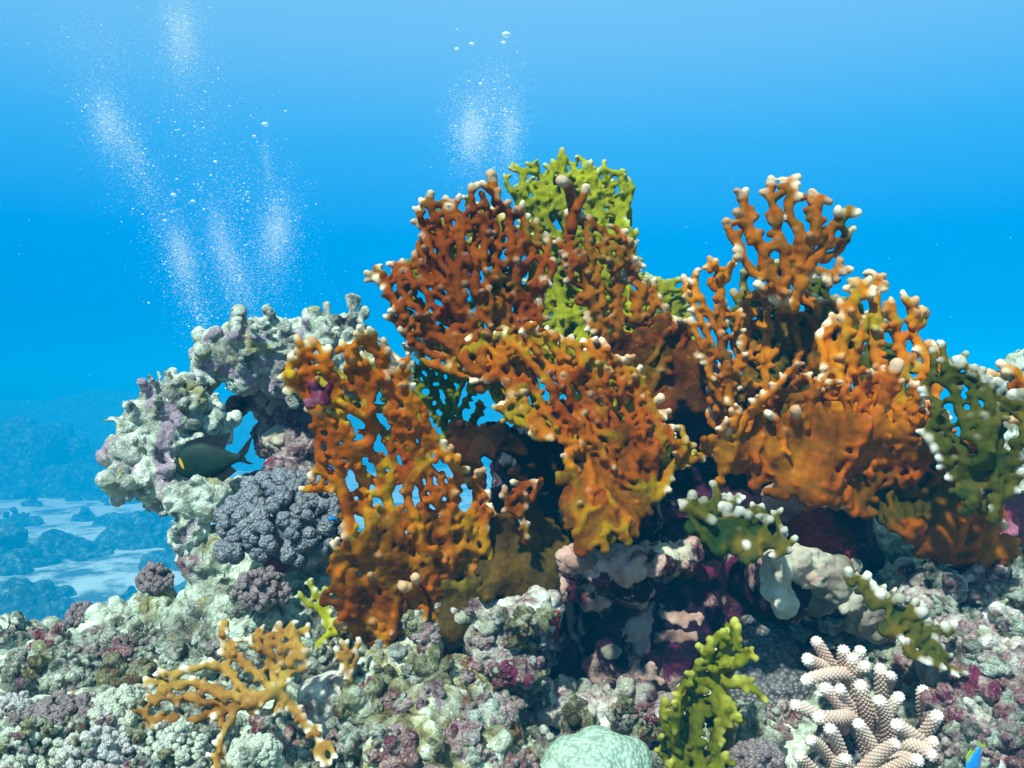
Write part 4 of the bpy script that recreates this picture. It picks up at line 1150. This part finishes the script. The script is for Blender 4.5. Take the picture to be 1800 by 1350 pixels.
def fish_body(prof, name='body', nu=24):
    """prof rows: x, z_low, z_high, half width"""
    p = np.array(prof, float)
    xs = np.linspace(p[0, 0], p[-1, 0], 40)
    lo, hi, w = (np.interp(xs, p[:, 0], p[:, k]) for k in (1, 2, 3))
    ker = np.array((1, 2, 3, 2, 1)) / 9.0
    sm = lambda a: np.convolve(np.pad(a, 2, mode='edge'), ker, 'valid')
    lo, hi, w = sm(lo), sm(hi), sm(w)
    th = np.linspace(0, 2 * math.pi, nu, endpoint=False)
    V = []
    for x, a, b_, ww in zip(xs, lo, hi, w):
        for q in th:
            V.append((x, ww * math.cos(q), (a + b_) / 2 + (b_ - a) / 2 * math.sin(q)))
    f = []
    n_ = len(xs)
    for i in range(n_ - 1):
        for j in range(nu):
            f.append((i * nu + j, i * nu + (j + 1) % nu, (i + 1) * nu + (j + 1) % nu, (i + 1) * nu + j))
    f.append(tuple(range(nu)))
    f.append(tuple(range((n_ - 1) * nu, n_ * nu)))
    return mesh_from(V, f, name)

def ball(r_, name, seg=12):
    V, f = [], []
    for i in range(seg + 1):
        a = math.pi * i / seg
        for j in range(seg * 2):
            q = math.pi * j / seg
            V.append((r_ * math.sin(a) * math.cos(q), r_ * math.sin(a) * math.sin(q), r_ * math.cos(a)))
    for i in range(seg):
        for j in range(seg * 2):
            f.append((i * seg * 2 + j, (i + 1) * seg * 2 + j, (i + 1) * seg * 2 + (j + 1) % (seg * 2), i * seg * 2 + (j + 1) % (seg * 2)))
    return mesh_from(V, f, name)

D = 1.80
u = D / F
t = empty('surgeonfish', P(366, 808, D))
tag(t, 'dark green surgeonfish with yellow fin and swallow tail under the coral arch', 'fish')
fx = lambda lst: [((a - 366) * u, (808 - b_) * u) for a, b_ in lst]
prof = [(304, 822, 818, 1), (308, 828, 808, 5), (316, 836, 793, 9), (328, 840, 783, 12), (345, 841, 778, 13), (362, 840, 778, 13), (380, 835, 783, 11), (396, 826, 790, 8), (408, 817, 796, 5), (418, 812, 798, 3.5), (424, 812, 797, 2)]
link_mesh('body', fish_body([((a - 366) * u, (808 - lo_) * u, (808 - hi_) * u, w_ * u) for a, lo_, hi_, w_ in prof]), M['fish'], t)
link_mesh('dorsal_fin', fin_mesh(fx([(318, 792), (328, 776), (348, 769), (370, 765), (390, 764), (407, 760), (400, 776), (394, 792), (370, 786), (340, 788)]), 0, 2 * u), M['fin'], t)
link_mesh('anal_fin', fin_mesh(fx([(345, 838), (368, 849), (392, 847), (416, 828), (404, 818), (380, 828)]), 0, 2 * u), M['fin'], t)
link_mesh('tail_fin', fin_mesh(fx([(416, 799), (424, 790), (434, 776), (446, 764), (440, 780), (436, 794), (430, 802), (434, 810), (447, 816), (436, 816), (424, 812), (416, 811)]), 0, 2 * u), M['fin'], t)
o = link_mesh('pectoral_fin', fin_mesh(fx([(319, 803), (323, 806), (327, 815), (329, 824), (324, 820), (320, 812)]), 0, 1.2 * u), M['yellow'], t)
o.location = (0, -13 * u, 0); o.rotation_euler = (0, 0, 0)
o = link_mesh('pelvic_fin', fin_mesh(fx([(332, 838), (342, 840), (352, 852), (342, 850)]), 0, 1.5 * u), M['fin'], t)
o = link_mesh('eye', ball(2.6 * u, 'eye'), M['fin'], t); o.location = (-52 * u, -7.5 * u, 6 * u)

def small_fish(name, px, py, d, length, bodymat, tailmat, rot, label, blotch=None):
    u = length * d / F / 100.0
    t = empty(name, P(px, py, d))
    t.rotation_euler = rot
    tag(t, label, 'fish')
    pr = [(-50, -2, 2, 1), (-44, -10, 9, 6), (-30, -20, 19, 10), (-10, -25, 25, 12), (10, -22, 22, 10), (28, -11, 11, 6), (40, -6, 6, 3), (46, -5, 5, 2)]
    link_mesh('body', fish_body([(a * u, b_ * u, c_ * u, e * u) for a, b_, c_, e in pr]), bodymat, t)
    s = lambda lst: [(a * u, b_ * u) for a, b_ in lst]
    link_mesh('tail_fin', fin_mesh(s([(42, 4), (60, 18), (54, 0), (60, -18), (42, -4)]), 0, 3 * u), tailmat, t)
    link_mesh('dorsal_fin', fin_mesh(s([(-22, 20), (0, 34), (24, 30), (26, 12), (0, 20)]), 0, 3 * u), tailmat, t)
    o = link_mesh('eye', ball(4 * u, 'eye', 6), M['fin'], t); o.location = (-38 * u, -8 * u, 4 * u)
    return t
small_fish('damselfish', 66, 1112, 1.75, 24, M['fin'], M['white'], (0, R(50), 0), 'tiny black and white damselfish over the heap of knobs at the far left')
small_fish('wrasse', 583, 912, 1.5, 16, M['blue'], M['blue'], (0, 0, R(10)), 'tiny bright blue fish beside the purple cauliflower coral')

small_fish('reef_fish', 1712, 1338, 1.12, 60, M['blue'], M['limefin'], (0, R(-58), R(20)), 'small blue fish with a yellow green tail at the lower right corner')

# ------------------------------------------------------------------ far reef blocks on the sand
def bommie(name, px, py, wpx, hpx, seed, label):
    d = -SEA * F / (py - 675.0)
    w, h = wpx * d / F, hpx * d / F
    rng = np.random.default_rng(seed)
    pts, rad = [], []
    for k in range(34):
        a = rng.uniform(0, 6.28); q = math.sqrt(rng.random())
        x, y = math.cos(a) * q * w * 0.46, math.sin(a) * q * w * 0.40
        z = h * (1 - q * q) * rng.uniform(0.35, 0.85)
        pts.append((x, y, z)); rad.append(max(0.2, min(w, h) * rng.uniform(0.14, 0.30)))
        pts.append((x, y, z * 0.3)); rad.append(max(0.2, min(w, h) * 0.34))
    me = blob_mesh(pts, rad, max(0.05, w / 110), 2, name)
    rough(me, (('n', 1.5, 0.6), ('k', 0.9, 0.55), ('k', 0.4, 0.30), ('k', 0.2, 0.14)), seed)
    p = P(px, py, d)
    zz = sand_z(np.array([p[0]]), np.array([p[1]]))[0]
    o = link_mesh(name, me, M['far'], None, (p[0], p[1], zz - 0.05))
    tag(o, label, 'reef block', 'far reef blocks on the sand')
    return o
for k, (a, b_, w_, h_, lb) in enumerate((
        (55, 860, 230, 135, 'largest hazy reef block in the blue distance at the left edge'),
        (-110, 870, 200, 120, 'hazy reef block cut by the left edge behind the sand'),
        (150, 912, 34, 24, 'small dark reef block alone on the pale sand patch'),
        (255, 965, 130, 62, 'dark reef block on the sand left of the coral boulder'),
        (318, 1005, 90, 50, 'dark reef block partly behind the reef pillar'),
        (110, 985, 170, 46, 'broad low dark reef block between the two pale sand patches'),
        (15, 1000, 110, 66, 'dark reef block at the left edge beside the lower sand patch'),
        (55, 1085, 150, 66, 'nearest dark reef block in blue water at the lower left'),
        (230, 1050, 70, 30, 'low reef block just behind the small dark cauliflower coral'),
        (20, 920, 100, 30, 'low hazy reef block left of the upper sand patch'),
        (320, 905, 100, 40, 'hazy reef block seen below the pale coral head'),
        (190, 868, 150, 20, 'flat hazy reef block behind the upper sand patch'),
        (420, 900, 140, 60, 'hazy reef block seen through the coral arch'),
        (140, 1110, 60, 40, 'small dark reef block just beyond the drop off'))):
    bommie('reef_block', a, b_, w_, h_, 300 + k, lb)
rng = np.random.default_rng(5)
for k in range(26):
    a, b_ = rng.uniform(-60, 420), 690 + 420 * rng.random() ** 0.8
    if (30 < a < 200 and 895 < b_ < 955) or (110 < a < 215 and 1005 < b_ < 1045) or b_ < 850: b_ = rng.uniform(850, 892)
    bommie('reef_block', a, b_, rng.uniform(22, 70) * (b_ - 640) / 300, rng.uniform(8, 22) * (b_ - 640) / 300, 340 + k, 'low dark patch of reef scattered over the hazy sand at the left')

def ridge_z(x, y):
    q = np.stack([x, y, 0 * x], 1)
    g = np.exp(-((y - 118) / 18.0) ** 2)
    return SEA - 1.0 + (8.6 + 4.2 * fbm(q / 24.0, 3, 21) + 0.9 * fbm(q / 4.0, 3, 22)) * g
me = grid_mesh(np.linspace(-158, 158, 400), np.linspace(84, 157, 80), ridge_z, 'hills')
rough(me, (('k', 2.3, 1.0), ('k', 0.9, 0.4)), 9)
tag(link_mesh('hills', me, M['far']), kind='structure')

# ------------------------------------------------------------------ rubble and crusts settled on the rock (found by dropping onto the surface)
DG = bpy.context.evaluated_depsgraph_get()
def hit(px, py):
    dv = Vector(((px - 900) / F, 1.0, (675 - py) / F)).normalized()
    ok, loc, nor, idx, ob, mtx = SC.ray_cast(DG, Vector((0, 0, 0)), dv)
    return (loc, nor, ob) if ok else None

rub = []
for k in range(9):
    rng = np.random.default_rng(800 + k)
    pts, rad = [(0, 0, -0.3)], [0.75]
    for j in range(5 + k % 4):
        v_ = rng.normal(size=3); v_[2] = abs(v_[2]) * 0.8; v_ /= np.linalg.norm(v_)
        for t_ in (0.3, 0.55, 0.8, 1.0):
            pts.append(v_ * t_ * rng.uniform(0.8, 1.05)); rad.append(0.42 - 0.16 * t_)
    me = blob_mesh(pts, rad, 0.055, 3, 'coral_rubble')
    rough(me, (('n', 0.6, 0.16), ('k', 0.42, 0.17), ('k', 0.2, 0.11), ('n', 0.14, 0.05)), k)
    rub.append(me)
_rm = {}
def rubble(poly, count, mats, rpx, seed, label, group, on=()):
    rng = np.random.default_rng(seed)
    a = np.array(poly, float)
    made = 0
    for _ in range(count * 6):
        if made >= count: break
        q = rng.uniform(a.min(0), a.max(0))
        if not in_poly(q[None], poly)[0]: continue
        h = hit(*q)
        if h is None or h[0].y > 3: continue
        if not (h[2].name.startswith(('reef_', 'rubble', 'olive_b', 'right_b', 'ledge', 'knobbly', 'crevice', 'sponge_l', 'coral_b') + tuple(on))): continue
        loc, nor, ob = h
        mk = mats[int(rng.integers(len(mats)))]
        me = rub[int(rng.integers(len(rub)))]
        key = (me.name, mk)
        if key not in _rm:
            c = me.copy(); c.materials.clear(); c.materials.append(M[mk]); _rm[key] = c
        o = bpy.data.objects.new('dead_coral_knob', _rm[key])
        s_ = rng.uniform(*rpx) * loc.y / F
        o.scale = (s_, s_, s_ * rng.uniform(0.8, 1.2))
        up = (nor + Vector((0, 0, 0.8)) + Vector(rng.normal(size=3) * 0.3)).normalized()
        qq = up.to_track_quat('Z', 'Y')
        o.rotation_mode = 'QUATERNION'
        from mathutils import Quaternion
        o.rotation_quaternion = qq @ Quaternion((0, 0, 1), rng.uniform(0, 6.28))
        o.location = loc + up * s_ * 0.05
        C.objects.link(o)
        tag(o, label, 'dead coral', group)
        made += 1
rubble([(0, 1120), (330, 1120), (420, 1060), (600, 1180), (640, 1360), (0, 1360)], 110, ('rubx', 'palex', 'palex'), (14, 32), 1, 'small mottled grey green knob of dead coral on the lower left reef flat', 'knobs of dead coral on the left')
rubble([(560, 1080), (960, 1060), (980, 1220), (1160, 1250), (1160, 1360), (560, 1360)], 75, ('olivex', 'palex', 'mauvex', 'pinkx'), (12, 28), 2, 'small olive, lilac or pink knob of dead coral on the rocks at the bottom centre', 'knobs of dead coral in the centre')
rubble([(1150, 1280), (1330, 1280), (1380, 1120), (1460, 1090), (1600, 1150), (1660, 1300), (1620, 1000), (1800, 960), (1810, 1360), (1150, 1360)], 90, ('mauvex', 'palex', 'rubx', 'pinkx'), (13, 30), 3, 'small lilac, pink or grey knob of dead coral on the rocks at the lower right', 'knobs of dead coral on the right')

rubble([(0, 1130), (330, 1130), (420, 1180), (640, 1180), (960, 1080), (980, 1220), (1160, 1260), (1330, 1290), (1640, 1330), (1600, 1060), (1800, 980), (1810, 1360), (0, 1360)], 30, ('palex', 'olivex', 'pinkx', 'mauvex', 'pinkx'), (26, 48), 6, 'fist sized lump of pale, olive or pink dead coral lying on the reef flat', 'larger lumps of dead coral on the reef flat')
rubble([(0, 1250), (240, 1230), (420, 1300), (480, 1360), (0, 1360)], 46, ('rubx', 'palex', 'mauvex', 'olivex'), (9, 19), 4, 'little rubble knob wedged between the pale cauliflower corals at the lower left', 'rubble between the pale cauliflower corals', on=('lobe', 'core'))

def crust(px, py, rx, ry, mat, seed, label, th=3.2):
    rng = np.random.default_rng(seed)
    X, Y = np.meshgrid(np.arange(-rx * 1.3, rx * 1.3, 3.0), np.arange(-ry * 1.3, ry * 1.3, 3.0))
    g = np.stack([X.ravel(), Y.ravel()], 1)
    z = np.stack([g[:, 0], g[:, 1], 0 * g[:, 0] + seed * 9.0], 1)
    rr = np.hypot(g[:, 0] / rx, g[:, 1] / ry) + 0.55 * vnoise(z / 22.0, seed) + 0.35 * vnoise(z / 9.0, seed + 1)
    pts, rad = [], []
    d0 = None
    for q in g[rr < 0.85]:
        h = hit(px + q[0], py + q[1])
        if h is None: continue
        if d0 is None: d0 = h[0].y
        if abs(h[0].y - d0) > 0.22: continue
        pts.append(np.array(h[0])); rad.append(th * h[0].y / F * rng.uniform(0.8, 1.2))
    if len(pts) < 8: return
    pts = np.array(pts); rad = np.array(rad)
    lab = np.zeros(len(pts), bool); lab[len(pts) // 2] = True
    while True:
        dmin = np.min(np.linalg.norm(pts[:, None] - pts[lab][None], axis=2), axis=1)
        new = (dmin < 0.0075) & ~lab
        if not new.any(): break
        lab |= new
    pts, rad = pts[lab], rad[lab]
    if len(pts) < 8: return
    me = blob_mesh(pts, rad, 0.0034, 5, 'coral_crust')
    rough(me, (('n', 0.02, 0.004), ('k', 0.012, 0.002)), seed)
    org = pts[np.argmin(pts[:, 2])]
    shift(me, org)
    tag(link_mesh('coral_crust', me, M[mat], None, org), label, 'crust', 'crusts on the cave rock')
for k, (a, b_, rx, ry, mt, lb) in enumerate((
        (1010, 985, 34, 26, 'pink', 'peach crust just right of the olive coral skin'),
        (1195, 965, 34, 18, 'cream', 'pale crust at the upper right of the dark cave rock'),
        (985, 1030, 14, 34, 'pink', 'narrow pale pink crust running down beside the olive coral skin'), (1120, 1100, 22, 28, 'pink', 'beige crust in the middle of the dark cave rock'),
        (1185, 1085, 46, 18, 'pink', 'wide beige crust in the right half of the dark cave'), (1180, 1120, 34, 12, 'pink', 'thin beige crust below the wide one in the dark cave'),
        (1020, 1040, 30, 26, 'magenta', 'deep magenta crust below the peach ones'), (1060, 1025, 24, 18, 'magenta', 'magenta crust in the middle of the cave rock'),
        (990, 1110, 36, 30, 'red', 'rusty red sponge crust at the left side of the dark cave'), (1145, 1180, 18, 26, 'pink', 'brownish pink crust low in the dark cave'),
        (1075, 1145, 18, 14, 'cream', 'small pale crust low in the centre of the cave'), (1240, 1010, 26, 16, 'magenta', 'purple crust at the right side of the dark cave'),
        (1500, 1010, 30, 22, 'cream', 'ochre crust behind the cream sponge ridge'), (490, 990, 36, 12, 'magenta', 'magenta crust under the purple cauliflower coral'),
        (560, 690, 26, 22, 'magenta', 'dark magenta crust on the arch wall beside the amber fan'), (487, 768, 20, 18, 'cream', 'white looped crust on the arch wall'),
        (530, 640, 34, 22, 'mauve', 'lilac crust below the canopy of the arch'), (560, 1000, 30, 12, 'mauve', 'lilac grey crust left of the foot of the amber fan'),
        (1770, 930, 14, 40, 'magenta', 'magenta crust at the right edge beside the orange sheet'))):
    crust(a, b_, rx, ry, mt, 40 + k, lb)

# ------------------------------------------------------------------ divers' air bubbles
mb, n, l, b = new_mat('air_bubble')
b.inputs['Base Color'].default_value = (0.9, 0.95, 0.97, 1)
b.inputs['Roughness'].default_value = 0.15
b.inputs['Specular IOR Level'].default_value = 0.8
tr = n.new('ShaderNodeBsdfTransparent')
lw = n.new('ShaderNodeLayerWeight'); lw.inputs['Blend'].default_value = 0.35
mr = n.new('ShaderNodeMapRange'); mr.inputs['To Min'].default_value = 0.45; mr.inputs['To Max'].default_value = 0.95
mx = n.new('ShaderNodeMixShader')
l.new(lw.outputs['Facing'], mr.inputs['Value'])
l.new(mr.outputs[0], mx.inputs[0]); l.new(tr.outputs[0], mx.inputs[1]); l.new(b.outputs[0], mx.inputs[2])
l.new(mx.outputs[0], n['Material Output'].inputs['Surface'])
def bubble_mesh(seg):
    me = ball(1.0, 'bubble', seg)
    co = get_co(me)
    co[:, 2] *= np.where(co[:, 2] < 0, 0.45, 0.75)          # rising bubbles are flattened caps
    set_co(me, co)
    me.materials.append(mb)
    return me
bub_hi = bubble_mesh(8)
bub_lo = mesh_from([(1, 0, 0), (-1, 0, 0), (0, 1, 0), (0, -1, 0), (0, 0, .8), (0, 0, -.5)], [(0, 2, 4), (2, 1, 4), (1, 3, 4), (3, 0, 4), (2, 0, 5), (1, 2, 5), (3, 1, 5), (0, 3, 5)], 'bubble')
rng = np.random.default_rng(77)
plumes = [  # centre px, py, half width, half height, lean, how many, name
    (190, 215, 42, 70, 0.25, 1500, 'upper left'), (318, 60, 40, 80, 0.05, 1800, 'top'), (160, 80, 120, 70, 0.3, 420, 'top left'), (320, 450, 32, 70, 0.25, 1300, 'left'),
    (395, 440, 34, 100, 0.25, 1300, 'middle'), (485, 410, 38, 75, -0.05, 1600, 'right'), (830, 232, 36, 60, 0.0, 1900, 'centre'), (897, 235, 26, 75, -0.05, 900, 'centre right'),
    (870, 140, 50, 60, 0.1, 160, 'centre top'), (350, 220, 90, 120, 0.1, 200, 'loose'), (260, 330, 40, 90, 0.3, 160, 'loose'), (420, 330, 50, 90, 0.1, 120, 'loose'), (860, 190, 45, 80, 0.0, 200, 'loose'), (235, 270, 30, 60, 0.3, 220, 'loose'), (470, 290, 14, 60, 0.1, 120, 'right stem'), (430, 500, 40, 60, 0.2, 160, 'loose'), (345, 540, 25, 50, 0.3, 120, 'loose')]
allb = []
for cx, cy, sx, sy, lean, cnt, nm in plumes:
    cnt = int(cnt * 9)
    g = rng.normal(size=(cnt, 2)) * rng.choice([0.55, 0.9, 1.3, 1.9], (cnt, 1), p=[0.35, 0.35, 0.2, 0.1])
    dd = 6.0 + rng.normal(size=cnt) * 0.35
    sz = 0.22 + 0.34 * rng.gamma(0.8, 0.7, cnt)
    if nm == 'loose': sz = sz * rng.uniform(1.0, 1.7, cnt)
    for (gx, gy), d, s in zip(g, dd, sz):
        y = cy + gy * sy * 0.7
        x = cx + gx * sx * 0.62 + lean * (y - cy)
        allb.append((x, y, d, min(2.4, s)))
big = [(890, 62, 8, 'ring shaped air bubble, the highest of the centre plume'), (885, 76, 5, 'bright air bubble just under the ring shaped one'), (829, 78, 5, 'bright round air bubble at the top of the centre plume, right of its pair'), (803, 87, 4.5, 'bright air bubble at the top left of the centre plume'),
       (466, 219, 6, 'large bright air bubble topping the right stem of the left plumes'), (447, 240, 3.6, 'small bright air bubble left under the large one of the right stem'), (379, 285, 4, 'bright air bubble above the middle left plume'), (305, 343, 5, 'large bright air bubble above the left plume'), (339, 354, 4, 'bright air bubble right of the large one above the left plume'), (290, 388, 4, 'bright air bubble at the left side of the left plume'), (845, 148, 4, 'bright air bubble just above the densest part of the centre plume')]
for x, y, s, lb in big:
    o = bpy.data.objects.new('air_bubble', bub_hi)
    d = 6.0
    o.location = P(x, y, d)
    o.scale = (s * d / F,) * 3
    C.objects.link(o)
    tag(o, lb, 'bubble', 'air bubbles rising from divers')
allb.sort(key=lambda q: -q[3])
for x, y, d, s in allb[:289]:
    o = bpy.data.objects.new('air_bubble', bub_hi)
    o.location = P(x, y, d)
    o.scale = (s * d / F,) * 3
    C.objects.link(o)
    tag(o, 'tiny white air bubble drifting in the rising plumes', 'bubble', 'air bubbles rising from divers')
lv, lf = get_co(bub_lo), [tuple(p.vertices) for p in bub_lo.polygons]
rest = allb[289:]
Vs = np.concatenate([lv * (s * d / F) + P(x, y, d) for x, y, d, s in rest])
k = len(lv)
fl = [tuple(i + j * k for i in f) for j in range(len(rest)) for f in lf]
me = mesh_from(Vs, fl, 'bubble_cloud')
o = link_mesh('bubble_cloud', me, mb)
tag(o, 'clouds of countless tiny white air bubbles rising through the blue water', 'bubbles', None, 'stuff')

rng = np.random.default_rng(99)
pp = np.stack([rng.uniform(-4, 4, 420), rng.uniform(1.0, 7, 420), rng.uniform(-0.4, 2.4, 420)], 1)
pp = pp[np.abs(pp[:, 0]) < pp[:, 1] * 0.62]
Vs = np.concatenate([lv * rng.uniform(0.0004, 0.0011) * p[1] * 0.7 + p for p in pp])
me = mesh_from(Vs, [tuple(i + j * k for i in f) for j in range(len(pp)) for f in lf], 'drifting_specks')
tag(link_mesh('drifting_specks', me, mb), 'faint pale specks of plankton drifting through the water', 'plankton', None, 'stuff')

# ------------------------------------------------------------------ the water's haze
hz = bpy.data.materials.new('haze')
hz.use_nodes = True
n, l = hz.node_tree.nodes, hz.node_tree.links
n.clear()
ho = n.new('ShaderNodeOutputMaterial')
hv = n.new('ShaderNodeVolumePrincipled')
hv.inputs['Color'].default_value = (0.0, 0.47, 0.92, 1)
hv.inputs['Density'].default_value = 0.021
hv.inputs['Anisotropy'].default_value = -0.3
l.new(hv.outputs[0], ho.inputs['Volume'])
V = [(x, y, z) for x in (-160, 160) for y in (-160, 160) for z in (SEA - 3.0, 3.0)]
f = [(0, 1, 3, 2), (4, 6, 7, 5), (0, 4, 5, 1), (2, 3, 7, 6), (0, 2, 6, 4), (1, 5, 7, 3)]
o = link_mesh('haze', mesh_from(V, f, 'haze', smooth=False), hz)
tag(o, None, None, None, 'stuff')
